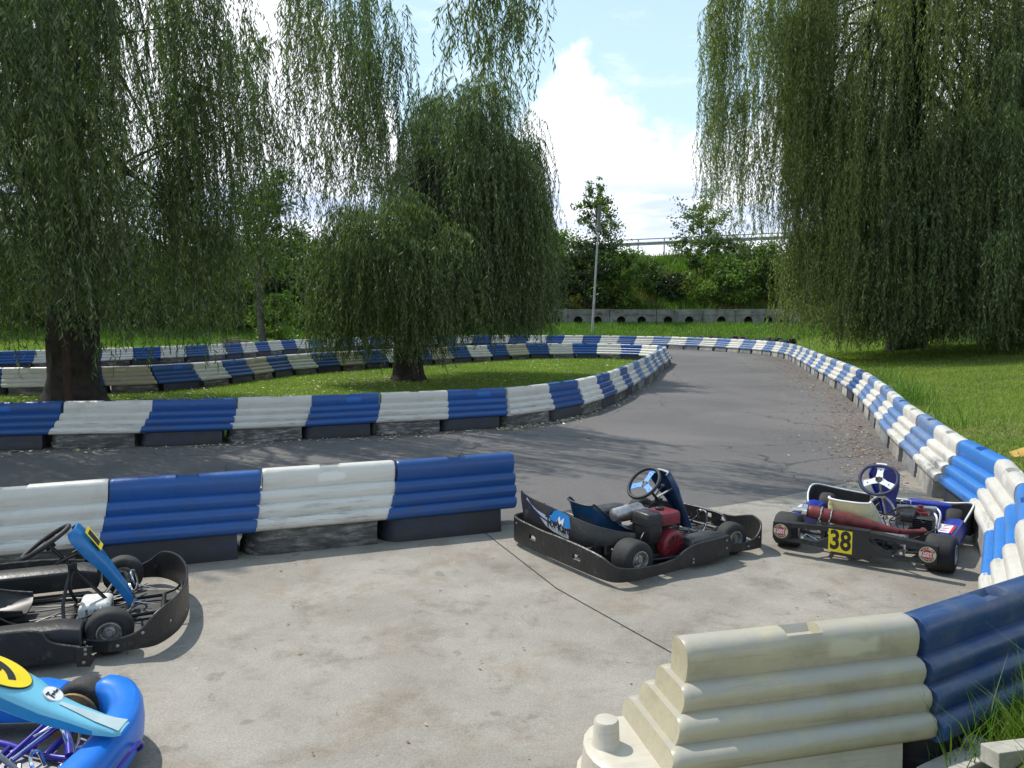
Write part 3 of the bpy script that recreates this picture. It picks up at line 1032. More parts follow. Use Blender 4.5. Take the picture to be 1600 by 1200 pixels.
def steering(parent, x, z, y, rad, rim_m, spoke_m, tilt, spokes='three', flat=0.0):
    """wheel facing the driver; tilt = angle of the wheel plane from horizontal"""
    n = Vector((-math.sin(tilt), 0, math.cos(tilt)))      # towards the driver
    u = Vector((0, 1, 0))
    v_ = n.cross(u) * -1                                    # up the wheel (forward/up)
    v_ = Vector((math.cos(tilt), 0, math.sin(tilt)))
    c = Vector((x, y, z))
    def pt(a, r, h=0.0):
        return c + u * (math.cos(a) * r) + v_ * (math.sin(a) * r) + n * h
    mb = MB()
    path = []
    for k in range(40):
        a = 2 * math.pi * k / 40
        r = rad
        s = math.sin(a)
        if flat and s > 0.72: r = rad * 0.72 / s * (1 - flat) + rad * flat
        path.append(pt(a, r, 0.012))
    mb.tube(path, .0145, 10, closed=True)
    root = mb.build('steering_wheel', rim_m, parent, smooth=60)
    sp = MB()
    hub = [(0, 0)]
    if spokes == 'three':
        for a in (math.pi / 2, math.pi * 1.14, math.pi * 1.86):
            d, p = (math.cos(a), math.sin(a)), (-math.sin(a), math.cos(a))
            poly = []
            for rr, hw in ((.0, .032), (rad * .45, .024), (rad * .96, .032)):
                poly.append((rr, hw))
            pl = [(d[0] * rr + p[0] * -hw, d[1] * rr + p[1] * -hw) for rr, hw in poly] + [(d[0] * rr + p[0] * hw, d[1] * rr + p[1] * hw) for rr, hw in reversed(poly)]
            sp.prism(pl, c + n * 0.000 + n * (0.0005 * len(sp.f) / 10), u, v_, -.004 if u.cross(v_).dot(n) < 0 else .004)
        a = math.pi / 2
        sp.box(pt(a, rad * .93, .004), (.04, .085, .006), 0, Matrix.Rotation(-tilt, 3, 'Y'))
        s = sp.build('spokes', spoke_m, root, smooth=0, bevel=.002)
        hb = MB()
        for a in (.5, 2.6, 4.7):
            hb.cyl(pt(a, .026, -.002), pt(a, .026, .016), .006, 8)
        for a in (math.pi / 2, math.pi * 1.14, math.pi * 1.86):
            hb.cyl(pt(a, rad * .62, 0), pt(a, rad * .62, .0065), .006, 8)
        hb.cyl(c - n * .03, c + n * .006, .028, 14)
        hb.build('hub_bolts', 'dark_metal', root)
    else:
        hw = .03
        sp.prism([(-rad * .97, -hw), (-.05, -hw * 1.5), (.05, -hw * 1.5), (rad * .97, -hw), (rad * .97, hw * .7), (.05, hw * 1.3), (-.05, hw * 1.3), (-rad * .97, hw * .7)], c, u, v_, .006)
        sp.cyl(c - n * .04, c + n * .01, .03, 14)
        sp.build('spokes', spoke_m, root, smooth=0, bevel=.002)
    return root

def shield(parent, m, st, name='steering_shield', edge=None):
    """narrow front panel; st: (x, z, half width, depth)"""
    secs = []
    for i, (x, z, hw, dp) in enumerate(st):
        a, b = st[max(i - 1, 0)], st[min(i + 1, len(st) - 1)]
        d = Vector((b[0] - a[0], 0, b[1] - a[1])).normalized()
        nrm = Vector((d.z * -1, 0, d.x))                     # out of the front face (forward / up)
        if nrm.x < 0: nrm = -nrm
        c = Vector((x, 0, z))
        sec = []
        for yy, k in ((-1, -1.0), (-1, -.2), (-.86, .1), (-.5, .22), (0, .26), (.5, .22), (.86, .1), (1, -.2), (1, -1.0), (.93, -1.0), (.9, -.35), (0, -.1), (-.9, -.35), (-.93, -1.0)):
            sec.append(c + Vector((0, yy * hw, 0)) + nrm * (k * dp))
        secs.append(sec)
    mb = MB()
    mb.loft(secs)
    return mb.build(name, m, parent, smooth=45)

def bucket_seat(parent, m, lip_m, x0=0.0, y0=0.0, back=.44, lean=0.0):
    secs, lips = [], []
    for x, z, hw, hh in ((-.56 - lean, back, .155, .05), (-.545 - lean * .8, back - .07, .17, .10), (-.51 - lean * .5, back - .17, .185, .15), (-.45, .17, .19, .18), (-.36, .10, .195, .18), (-.22, .075, .195, .15), (-.06, .085, .19, .10), (.06, .115, .175, .05)):
        secs.append((x + x0, z, hw, hh))
    outer = []
    for i, (x, z, hw, hh) in enumerate(secs):
        a, b = secs[max(i - 1, 0)], secs[min(i + 1, len(secs) - 1)]
        d = Vector((b[0] - a[0], 0, b[1] - a[1])).normalized()
        up = Vector((-d.z, 0, d.x))
        c = Vector((x, y0, z))
        o_, i_ = [], []
        for k in range(9):
            t = -1 + k / 4
            yy = math.copysign(min(1, abs(t) * 1.35), t)
            hgt = hh * max(0, (abs(t) - .35) / .65) ** 1.4
            o_.append(c + Vector((0, yy * hw, 0)) + up * hgt)
            i_.append(c + Vector((0, yy * (hw - .008), 0)) + up * (hgt + (.008 if abs(t) < .8 else 0)))
        outer.append(o_ + list(reversed(i_)))
        lips.append((o_[0], o_[-1]))
    mb = MB()
    mb.loft(outer)
    s = mb.build('seat', m, parent, smooth=60)
    lp = MB()
    top = [outer[0][k] for k in range(9)]
    path = [l[0] for l in reversed(lips)] + top[1:-1] + [l[1] for l in lips]
    lp.tube(catmull(path, 3), .008, 8)
    lp.build('seat_edge', lip_m, s, smooth=60)
    return s

def four_stroke(parent, ox, oy):
    """industrial engine: red housing and tank, black air box, silver exhaust can"""
    root = MB().box((ox, oy, .17), (.24, .22, .16)).box((ox - .02, oy, .10), (.3, .26, .03)).cyl((ox, oy - .12, .17), (ox, oy + .17, .17), .035, 12)
    for k in range(5):
        root.box((ox + .06, oy + .02, .245 + k * .012), (.14, .15, .005))
    e = root.build('engine', 'dark_metal', parent, smooth=0, bevel=.006)
    f = MB()
    f.lathe([(0, .001), (0, .03), (-.004, .045), (0, .06), (-.004, .075), (0, .095), (.01, .112), (.05, .118), (.075, .118)], (ox + .03, oy - .205, .175), (0, 1, 0), 30)
    for k in range(10):
        a = k * math.pi / 5
        f.box((ox + .03 + math.cos(a) * .07, oy - .209, .175 + math.sin(a) * .07), (.03, .006, .012), 1, Matrix.Rotation(-a, 3, 'Y'))
    f.build('fan_housing', ['engine_red', 'black_ink'], e, smooth=40)
    tk = MB()
    secs = []
    for z, k in ((.315, .88), (.325, 1), (.385, 1), (.41, .93), (.418, .8)):
        secs.append([Vector((ox + .055 + a * .105 * k, oy - .035 + b * .11 * k, z)) for a, b in ((-1, -.8), (-.8, -1), (.8, -1), (1, -.8), (1, .8), (.8, 1), (-.8, 1), (-1, .8))])
    tk.loft(secs)
    tk.build('fuel_tank', 'engine_red', e, smooth=40)
    cp = MB().lathe([(0, .034), (.018, .034), (.022, .028), (.022, .001)], (ox + .04, oy - .02, .416), (0, 0, 1), 16)
    cp.build('tank_cap', 'black_plastic', e)
    ab = MB()
    secs = []
    for z, k in ((.20, .8), (.22, .95), (.30, 1), (.39, 1), (.425, .93), (.435, .8)):
        secs.append([Vector((ox - .125 + a * .075 * k, oy - .06 + b * .10 * k, z)) for a, b in ((-1, -.8), (-.8, -1), (.8, -1), (1, -.8), (1, .8), (.8, 1), (-.8, 1), (-1, .8))])
    ab.loft(secs)
    ab.box((ox - .125, oy - .06, .345), (.158, .208, .012))
    ab.build('air_box', 'black_plastic', e, smooth=40)
    mf = MB()
    p = Vector((ox - .32, oy + .12, .39)); q_ = Vector((ox - .02, oy + .13, .40))
    mf.lathe([(0, .001), (0, .028), (.01, .048), (.02, .052), (.14, .055), (.15, .060), (.162, .060), (.17, .055), (.28, .055), (.295, .048), (.305, .02), (.305, .001)], p, q_ - p, 20)
    mf.tube(catmull([q_, (ox + .05, oy + .12, .38), (ox + .08, oy + .08, .30)], 5), .018, 8)
    mf.build('exhaust_can', 'grey_metal', e)
    bt = MB()
    for dx, dy in ((-.1, -.09), (.1, -.09), (-.1, .09), (.1, .09)):
        bt.cyl((ox + dx, oy + dy, .11), (ox + dx, oy + dy, .13), .01, 6)
    bt.tube(catmull([(ox + .15, oy - .1, .33), (ox + .22, oy - .06, .28), (ox + .25, oy + .02, .2), (ox + .35, oy + .06, .1)], 6), .005, 6)
    bt.tube(catmull([(ox - .18, oy - .1, .3), (ox - .25, oy - .12, .24), (ox - .2, oy - .05, .15)], 6), .006, 6)
    bt.build('cables_and_bolts', 'black_metal', e)
    return e

def side_pod(parent, s, m, x0=-.24, x1=.40, top=.225, y0=.46, y1=.66):
    secs = []
    for x, k in ((x0, .82), (x0 + .03, 1.0), (x1 - .1, 1.0), (x1, .9)):
        secs.append([Vector((x, s * y, z)) for y, z in ((y0, .08), (y1, .07), (y1 + .01, top * .62 * k), (y1 - .01, top * .93 * k), (y1 - .05, top * k), (y0 + .03, top * .97 * k), (y0, top * .9 * k))])
    if s < 0:
        secs = [list(reversed(x)) for x in secs]
    mb = MB().loft(secs)
    return mb.build('side_pod', m, parent, smooth=30, bevel=.008)

def bolts(parent, pts, m='grey_metal'):
    mb = MB()
    for (x, y, z), n in pts:
        n = Vector(n).normalized()
        p = Vector((x, y, z))
        mb.lathe([(-.01, .009), (.004, .009), (.006, .006), (.006, .001)], p, n, 10)
    return mb.build('bolts', m, parent)

def wrap_station(st, per=4):
    pts = catmull([(x, y, 0) for x, y, _, _ in st], per)
    zb = catmull([(z, 0, 0) for _, _, z, _ in st], per)
    zt = catmull([(z, 0, 0) for _, _, _, z in st], per)
    return [(p.x, p.y, a.x, b.x) for p, a, b in zip(pts, zb, zt)]

# --- the black hire kart with a red engine (middle)
def hire_kart(name, label, loc, rz, shield_m, seat_m, grip_m, spoke_m, group, decal=True, rear=True, engine=True, y_seat=0.06):
    k = thing(name, label, 'go-kart', loc, rz, group)
    frame(k, 'black_metal'); axle(k); tray(k, 'tray_dark', True); pedals(k, 'chrome')
    for s in (1, -1):
        wheel(k, -.5, s * .53, .140, .19)
        wheel(k, .55, s * .535, .130, .125, yaw=-.09 if decal else .03)
    bucket_seat(k, seat_m, 'dark_metal' if decal else 'black_plastic', y0=y_seat)
    sx, sz = (.10, .53) if decal else (.18, .535)
    so_ = 0 if decal else .05
    column(k, 'black_metal', sx, sz)
    steering(k, sx, sz, 0, .15, grip_m, spoke_m, R(47 if decal else 33), spokes='three' if decal else 'two')
    sh = shield(k, shield_m, [(x_ + so_, z_, a_, b_) for x_, z_, a_, b_ in [(.288, .628, .092, .045), (.303, .608, .110, .055), (.325, .575, .116, .06), (.40, .47, .105, .06), (.46, .375, .075, .05), (.54, .24, .055, .045), (.60, .12, .05, .04), (.615, .085, .045, .03)]])
    br = MB()
    for s in (1, -1):
        br.tube([(.365, s * .06, .475), (.225, s * .02, .405)], .009, 8)
        br.cyl((.358, s * .075, .48), (.372, s * .05, .47), .014, 8)
    br.build('shield_bracket', 'black_metal' if not decal else 'grey_metal', k)
    if engine:
        four_stroke(k, -.13, -.36)
    cb = MB()
    for j, (ya, yb, za) in enumerate(((.17, .22, .10), (.15, .12, .085), (-.17, -.20, .10), (-.14, -.05, .08), (.05, -.16, .07))):
        cb.tube(catmull([(.72, ya, za + .06), (.55, ya * .8 + .03, za), (.28, (ya + yb) / 2, .065 + .012 * j), (.0, yb, .075), (-.3, yb - .03, .11)], 5), .0042, 5)
    cb.tube(catmull([(.60, .17, .10), (.35, .24, .11), (.05, .26, .10), (-.4, .2, .13)], 5), .006, 6)
    cb.tube(catmull([(.64, -.17, .13), (.5, -.26, .16), (.3, -.3, .12), (.05, -.3, .15), (-.1, -.3, .26)], 5), .005, 6)
    cb.build('cables', 'black_metal', k)
    rd = MB()
    for s in (1, -1):
        rd.tube([(.46, s * .05, .125), (.50, s * .40, .125)], .008, 8)
        rd.cyl((.50, s * .37, .125), (.50, s * .42, .125), .013, 8)
    rd.tube([(.40, -.22, .075), (.40, -.22, .16)], .008, 6)
    rd.build('tie_rod', 'grey_metal', k)
    side_pod(k, 1, 'black_plastic', x0=-.30); side_pod(k, -1, 'black_plastic', x0=-.02 if engine else -.30, x1=.42)
    # front bumper band
    fs = wrap_station([(.42, -.60, .05, .125), (.56, -.655, .05, .12), (.70, -.665, .05, .15), (.80, -.63, .045, .235), (.90, -.46, .045, .255), (.955, -.22, .045, .25), (.965, 0, .045, .245), (.955, .22, .045, .25),
                       (.90, .46, .045, .255), (.80, .63, .045, .24), (.70, .665, .05, .17), (.56, .655, .05, .125), (.42, .60, .05, .125)])
    if decal:
        fs = [(x_, y_, a_, a_ + (b_ - a_) * (1 - .32 * max(0, min(1, (y_ + .45) * 4)))) for x_, y_, a_, b_ in fs]
    hs = [(i, .12, .15) for i in (22, 25)]
    fb = MB().ribbon(fs, .016, holes=hs)
    fbo = fb.build('front_bumper', 'scuffed_plastic', k, smooth=40)
    bolts(fbo, [((.44, -.621, .085), (0, -1, 0)), ((.60, -.675, .085), (0, -1, 0)), ((.73, -.672, .14), (.2, -1, 0)), ((.87, -.535, .14), (.7, -.7, 0)), ((.955, -.26, .1), (1, -.2, 0)), ((.87, .535, .14), (.7, .7, 0)), ((.43, -.621, .11), (0, -1, 0))])
    if rear:
        rs = wrap_station([(.37, -.675, .055, .215), (.22, -.69, .05, .215), (.02, -.695, .05, .212), (-.10, -.695, .045, .19), (-.24, -.698, .042, .135), (-.38, -.70, .04, .122), (-.52, -.70, .04, .125), (-.66, -.695, .04, .135), (-.765, -.655, .04, .155), (-.80, -.55, .04, .205),
                           (-.808, -.36, .04, .226), (-.81, -.18, .04, .232), (-.81, 0, .04, .234), (-.81, .18, .04, .232), (-.805, .36, .04, .238), (-.795, .54, .04, .243), (-.77, .64, .04, .248), (-.72, .675, .04, .25), (-.63, .69, .04, .25)])
        idx = lambda i: i * 4
        rb = MB().ribbon(rs, .02, holes=[(idx(11) - 3, .115, .15), (idx(11) - 2, .115, .15), (idx(14) - 2, .125, .16), (idx(14) - 1, .125, .16)])
        rbo = rb.build('rear_bumper', 'scuffed_plastic', k, smooth=40)
        bolts(rbo, [((.33, -.69, .18), (0, -1, 0)), ((.33, -.69, .12), (0, -1, 0)), ((-.05, -.71, .10), (0, -1, 0)), ((-.05, -.71, .075), (0, -1, 0)), ((-.70, -.68, .085), (-.5, -.8, 0)), ((-.805, -.45, .09), (-1, 0, 0)), ((-.81, -.05, .19), (-1, 0, 0)), ((-.80, .57, .2), (-1, 0, 0))])
        # raised fairing behind the seat with its decal
        fa = wrap_station([(-.64, .735, .37, .43), (-.668, .66, .26, .425), (-.69, .57, .17, .42), (-.70, .46, .15, .412), (-.70, .26, .15, .40), (-.70, .06, .15, .388), (-.70, -.14, .16, .374), (-.655, -.29, .19, .352), (-.55, -.41, .23, .325), (-.42, -.47, .255, .30)])
        ff = MB().ribbon(fa, .014)
        fo = ff.build('rear_fairing', 'black_plastic', k, smooth=40)
        bolts(fo, [((-.69, .33, .40), (0, 0, 1))], 'black_metal')
        if decal:
            # sticker on the rear face: u to the viewer's right = -y, v up
            d = MB()
            o = Vector((-.7085, .20, .300)); u = Vector((0, -1, 0)); v_ = Vector((0, 0, 1)); SC = 1.5
            def flat(poly, mi, lift):
                n = u.cross(v_)
                d.prism([(a * SC, b * 1.12) for a, b in poly], o + n * lift, u, v_, .0008, mi)
            flat([(-.235, .10), (-.20, .062), (-.14, .03), (-.06, .015), (.0, .03), (.06, .07), (.155, .066), (.165, .0), (.178, -.098), (.10, -.094), (.02, -.084), (-.05, -.062), (-.12, -.005), (-.19, .055), (-.238, .082)], 0, .000)
            flat([(.0, .033), (.025, .068), (.06, .085), (.155, .066), (.168, -.02), (.06, -.02), (-.02, -.01)], 1, .001)
            flat([(-.232, .086), (-.19, .048), (-.10, .0), (.0, -.03), (.0, -.04), (-.11, -.012), (-.2, .045)], 2, .001)
            flat([(-.02, .055), (.01, .075), (-.02, .018), (-.06, .0)], 2, .0018)
            flat([(.035, -.016), (.075, .045), (.08, .01), (.115, .045), (.10, -.016)], 3, .002)
            flat([(.04, -.016), (.06, .02), (.066, -.016)], 2, .003)
            flat([(-.045, -.018), (.155, -.026), (.155, -.031), (-.045, -.023)], 4, .002)
            d.text('T', .125, o + u * -.046 + v_ * -.026, u, v_, 4, .8, .004, .0024)
            d.text('OP', .076, o + u * .026 + v_ * -.036, u, v_, 4, .95, .004, .0019)
            d.text('Kart', .092, o + u * .162 + v_ * -.046, u, v_, 4, .9, .004, .0022)
            d.box(o + u * .082 + v_ * -.045 + u.cross(v_) * .004, (.001, .008, .008), 4)
            d.build('decal', ['silver_ink', 'sticker_blue', 'sticker_navy', 'white_ink', 'black_ink'], fo, smooth=0)
    return k

G4 = 'go-karts standing on the concrete pad'
KC = hire_kart('go_kart', 'black go-kart with red engine and blue seat, standing nearest the track', (1.02, 6.50, .010), R(33), 'panel_navy', 'seat_blue', 'wheel_grip', 'sticker_blue', G4)
KA = hire_kart('go_kart', 'black go-kart with bright blue steering shield at the left edge', (-3.02, 4.74, .010), R(22), 'panel_blue', 'seat_black', 'wheel_grip', 'black_metal', G4, decal=False, rear=False, engine=False)
for ch in list(KA.children):
    if ch.name.startswith('steering_shield'):
        st = MB()
        # yellow number patch on the front face of the shield
        o = Vector((.422, 0, .535)); d = Vector((.40 - .325, 0, .47 - .585)).normalized()
        u = Vector((0, 1, 0)); v_ = -d
        n = u.cross(v_)
        o = o + n * .0158
        st.prism([(-.07, -.08), (.07, -.08), (.078, .07), (-.078, .07)], o - n * .0005, u, v_, .0012, 0)
        st.prism([(-.05, -.05), (.05, -.05), (.05, .05), (-.05, .05)], o + n * .0010, u, v_, .0008, 1)
        st.build('number_patch', ['yellow_sticker', 'black_ink'], ch, smooth=0)
# side panels of the black kart on the left: long guard strips with a hinge bracket
gp = MB()
gp.ribbon(wrap_station([(-.60, -.67, .05, .25), (-.30, -.69, .05, .25), (.05, -.69, .05, .25), (.22, -.69, .05, .235), (.28, -.70, .05, .17), (.42, -.72, .045, .13)]), .02)
go = gp.build('side_guard', 'scuffed_plastic', KA, smooth=40)
gp = MB().ribbon(wrap_station([(-.60, .67, .05, .25), (-.30, .69, .05, .25), (.05, .69, .05, .25), (.30, .69, .05, .22)]), .02)
gp.build('side_guard', 'scuffed_plastic', KA, smooth=40)
hb = MB().prism([(-.03, -.05), (.035, -.06), (.06, -.02), (.04, .0), (.05, .05), (-.025, .055)], (.435, -.755, .085), (1, 0, 0), (0, 0, 1), .014)
ho = hb.build('hinge_bracket', 'black_metal', KA, smooth=0)
bolts(ho, [((.44, -.77, .055), (0, -1, 0)), ((.45, -.77, .10), (0, -1, 0)), ((.45, -.77, .125), (0, -1, 0))], 'grey_metal')
tk = MB()
tk.loft([[Vector((x, y, z)) for x, y in ((.34 + k, -.12 + k), (.52 - k, -.10 + k), (.52 - k, .12 - k), (.34 + k, .14 - k))] for z, k in ((.05, .0), (.13, .0), (.15, .02))])
tk.build('fuel_tank', 'pale_tank', KA, smooth=30, bevel=.01)

# --- racing kart 38
def race_kart(loc, rz):
    k = thing('go_kart', 'racing go-kart numbered 38 with red exhaust pipe and white seat edge', 'go-kart', loc, rz, G4)
    frame(k, 'dark_metal'); axle(k); tray(k, 'tray_grey'); pedals(k, 'chrome')
    for s in (1, -1):
        wheel(k, -.5, s * .57 - .015, .140, .20)
        wheel(k, .55, s * .53, .130, .125, yaw=.12)
    bucket_seat(k, 'seat_cream', 'white_paint', x0=-.03, y0=.07, back=.455)
    column(k, 'grey_metal', .13, .52)
    steering(k, .13, .52, 0, .150, 'grip_navy', 'white_paint', R(52), 'three', flat=.5)
    shield(k, 'deep_blue', [(.31, .575, .08, .04), (.325, .58, .115, .05), (.36, .55, .125, .05), (.44, .42, .11, .05), (.52, .29, .07, .045), (.62, .13, .05, .04)])
    # rear bumper: beam with two long openings
    mb = MB()
    x = -.775
    T = .07
    def pr(poly): mb.prism(poly, (x, 0, 0), (0, 1, 0), (0, 0, 1), T)
    pr([(-.60, .115), (-.47, .108), (-.47, .262), (-.60, .255)])
    pr([(.47, .108), (.60, .115), (.60, .255), (.47, .262)])
    pr([(-.13, .065), (.13, .065), (.15, .10), (.13, .285), (-.13, .285), (-.15, .10)])
    for s in (1, -1):
        for poly in ([(.13, .245), (.47, .225), (.47, .262), (.13, .285)], [(.145, .098), (.30, .105), (.30, .125), (.22, .16), (.13, .215)], [(.30, .105), (.47, .108), (.47, .128), (.30, .125)]):
            pl = [(s * a, b) for a, b in poly]
            if s < 0: pl.reverse()
            pr(pl)
    # sloping top flange
    mb.box((x + .035, 0, .288), (.074, .27, .006))
    rb = mb.build('rear_bumper', 'black_plastic', k, smooth=0, bevel=.006)
    pl = MB()
    o = Vector((x - .001, .075, .178)); u = Vector((0, -1, 0)); v_ = Vector((0, 0, 1))
    pl.prism([(-.088, -.088), (.088, -.088), (.088, .088), (-.088, .088)], o, u, v_, .0015, 0)
    pl.text('38', .205, o, u, v_, 1, .78, .003, .006)
    pl.build('number_plate', ['yellow_sticker', 'black_ink'], rb, smooth=0)
    for yy in (.535, -.535):
        sk = MB()
        o = Vector((x - .001, yy, .185))
        sk.lathe([(0, .001), (0, .058), (-.001, .058)], o + Vector((-.0012, 0, 0)), (1, 0, 0), 32, 0)
        sk.lathe([(0, .001), (0, .036)], o + Vector((-.0022, 0, 0)), (1, 0, 0), 28, 1)
        sk.text('LIQUI', .022, o + Vector((-.001, 0, .008)), u, v_, 2, 1, .003, .001)
        sk.text('MOLY', .022, o + Vector((-.001, 0, -.012)), u, v_, 2, 1, .003, .001)
        for word, a0, sgn in (('MADE IN', math.pi / 2, -1), ('GERMANY', -math.pi / 2, 1)):
            for i, ch in enumerate(word):
                if ch == ' ': continue
                a = a0 + sgn * (i - 3) * .34
                rd = u * math.cos(a) + v_ * math.sin(a)
                tg = (u * math.sin(a) - v_ * math.cos(a)) * (1 if sgn < 0 else -1)
                sk.text(ch, .017, o + rd * .046 + Vector((-.001, 0, 0)), tg, rd * (1 if sgn < 0 else -1), 3, 1, .003, .0008)
        sk.build('round_sticker', ['sticker_cream', 'red_ink', 'white_ink', 'black_ink'], rb, smooth=0)
    bolts(rb, [((x - .001, .36, .165), (-1, 0, 0)), ((x - .001, -.36, .165), (-1, 0, 0))], 'chrome')
    for s in (1, -1):
        MB().tube([(-.60, s * .24, .09), (-.70, s * .36, .165), (-.79, s * .36, .165)], .012, 8).build('bumper_stay', 'chrome', k)
    # exhaust across the back of the seat
    ex = MB()
    p, q_ = Vector((-.68, .37, .36)), Vector((-.56, -.30, .27))
    ln = (q_ - p).length
    ex.lathe([(0, .001), (0, .03), (.02, .048), (.05, .052), (ln * .45, .054), (ln * .62, .046), (ln * .85, .03), (ln, .022), (ln, .001)], p, q_ - p, 24)
    ex.tube(catmull([q_, (-.46, -.40, .26), (-.36, -.44, .25), (-.28, -.42, .24)], 5), .021, 10)
    e = ex.build('exhaust_pipe', 'exhaust_red', k, smooth=50)
    tp = MB()
    d = (p - q_).normalized()
    tp.lathe([(0, .053), (.035, .053), (.04, .045), (.04, .001)], p - d * .012, d, 20)
    tp.cyl(p + d * .02, p + d * .10 + Vector((-.01, 0, -.01)), .021, 14)
    tp.build('tail_tip', 'chrome', e)
    sp = MB()
    for f in (.17, .28):
        c = p.lerp(q_, f)
        nn = []
        u2, w2 = perp(d)
        for j in range(20):
            a = 2 * math.pi * j / 20
            nn.append(c + (u2 * math.cos(a) + w2 * math.sin(a)) * .058)
        sp.tube(nn, .006, 6, closed=True)
        for j in range(4):
            o = c + Vector((-.05, 0, -.035 - j * .026))
            ring = []
            for i in range(10):
                a = 2 * math.pi * i / 10
                ring.append(o + (Vector((0, 1, 0)) if j % 2 else Vector((1, 0, 0))) * math.cos(a) * .010 + Vector((0, 0, 1)) * math.sin(a) * .017)
            sp.tube(ring, .0035, 5, closed=True)
    sp.build('chain_holder', 'chrome', e)
    # small racing engine on the right
    en = MB()
    en.box((-.20, -.40, .15), (.20, .16, .13)).cyl((-.20, -.48, .15), (-.20, -.30, .15), .07, 18)
    for j in range(6):
        en.box((-.13, -.40, .225 + j * .016), (.15, .15, .007))
    eo = en.build('engine', 'dark_metal', k, smooth=0, bevel=.004)
    cr = MB()
    cr.box((-.04, -.36, .30), (.09, .12, .07)).box((-.04, -.36, .345), (.05, .05, .03)).cyl((-.04, -.36, .34), (-.04, -.36, .385), .02, 12)
    cr.build('carburettor', 'engine_red', eo, smooth=0, bevel=.006)
    af = MB().box((-.16, -.29, .31), (.20, .10, .075))
    af.build('air_box', 'black_plastic', eo, smooth=0, bevel=.02)
    ig = MB().prism([(-.06, -.10), (.05, -.10), (.06, -.02), (.02, .05), (-.06, .05)], (-.46, -.33, .20), (1, 0, 0), (0, 0, 1), .012)
    ig.build('chain_guard', 'white_paint', eo, smooth=0)
    wr = MB()
    for j in range(5):
        a = random.random()
        wr.tube(catmull([(-.22 + .06 * j, -.42, .28), (-.10 + .05 * j, -.34 + .1 * a, .34), (.05, -.22 + .05 * j, .2 + .05 * a), (.2, -.2 + .04 * j, .09)], 6), .005, 6)
    wr.tube(catmull([(-.2, -.5, .2), (-.32, -.52, .27), (-.42, -.46, .24), (-.40, -.36, .18)], 6), .008, 8)
    wr.build('hoses', 'black_metal', eo)
    rd = MB()
    rd.box((.02, .0, 0), (.03, .30, .20))
    # radiator grille panels left of the seat
    for j in range(5):
        rd.box((.036, -.12 + j * .06, 0), (.004, .045, .17), 1)
    ro = rd.build('radiator', ['grey_metal', 'black_metal'], k, smooth=0)
    ro.location = (.12, -.30, .24); ro.rotation_euler = (0, R(-25), R(20))
    hoop = MB()
    hoop.tube(catmull([(.05, -.46, .10), (.05, -.47, .24), (.10, -.45, .285), (.22, -.40, .285), (.27, -.40, .24), (.28, -.40, .10)], 6), .009, 8)
    hoop.tube(catmull([(.34, -.44, .10), (.36, -.45, .22), (.40, -.43, .26), (.50, -.38, .25), (.54, -.36, .12)], 6), .008, 8)
    hoop.build('hoop_bar', 'white_paint', k, smooth=60)
    for s in (1, -1):
        sp_ = side_pod(k, s, 'deep_blue', x0=-.30, x1=.40, top=.235, y0=.50, y1=.64)
        dc = MB()
        u = Vector((0, -1, 0)) ; v_ = Vector((1, 0, 0))
        o = Vector((-.10, s * .565, .2365))
        dc.prism([(-.05, -.15), (.05, -.15), (.05, .12), (-.05, .12)], o, u, v_, .0012, 0)
        dc.prism([(.03, -.15), (.05, -.15), (.05, .12), (.03, .12)], o + Vector((0, 0, .001)), u, v_, .001, 1)
        dc.text('MIX', .08, o + v_ * -.06 + Vector((0, 0, .0)), v_, -u, 2, .9, .002, .002) if False else None
        for j, (a, b) in enumerate(((-.12, -.09), (-.07, -.055), (-.03, .0), (.03, .045), (.07, .1))):
            dc.prism([(-.04, a), (.01, a + .01), (.02, b), (-.03, b)], o + Vector((0, 0, .001)), u, v_, .001, 2 if j % 2 else 1)
        dc.build('pod_decal', ['white_ink', 'red_ink', 'sticker_blue'], sp_, smooth=0)
    # nose with upturned ends and a white edge
    ns = wrap_station([(.34, -.62, .12, .17), (.40, -.645, .08, .235), (.50, -.66, .06, .275), (.64, -.66, .05, .295), (.76, -.61, .05, .28), (.88, -.46, .05, .235), (.97, -.2, .05, .20), (.985, 0, .05, .19), (.97, .2, .05, .20), (.90, .5, .05, .235), (.78, .66, .05, .28), (.64, .695, .05, .295), (.50, .685, .06, .275), (.40, .665, .08, .235), (.34, .64, .12, .17)])
    nb = MB().ribbon(ns, .02)
    no = nb.build('front_bumper', 'black_plastic', k, smooth=40)
    ed = MB().tube([(x_, y_, zt + .004) for x_, y_, zb, zt in ns], .007, 6)
    ed.build('edge_trim', 'white_paint', no, smooth=60)
    fl = MB().loft([[Vector((x_, y_, z_)) for x_, y_, z_ in ((.66, s * .50, .10), (.90, s * .44, .10), (.90, s * .44, .235), (.66, s * .50, .27))] for s in (-.25, -.5, -.8, -1)])
    fl.build('nose_cone', 'deep_blue', no, smooth=30, bevel=.02)
    return k
K38 = race_kart((3.07, 6.66, .010), R(53.5))

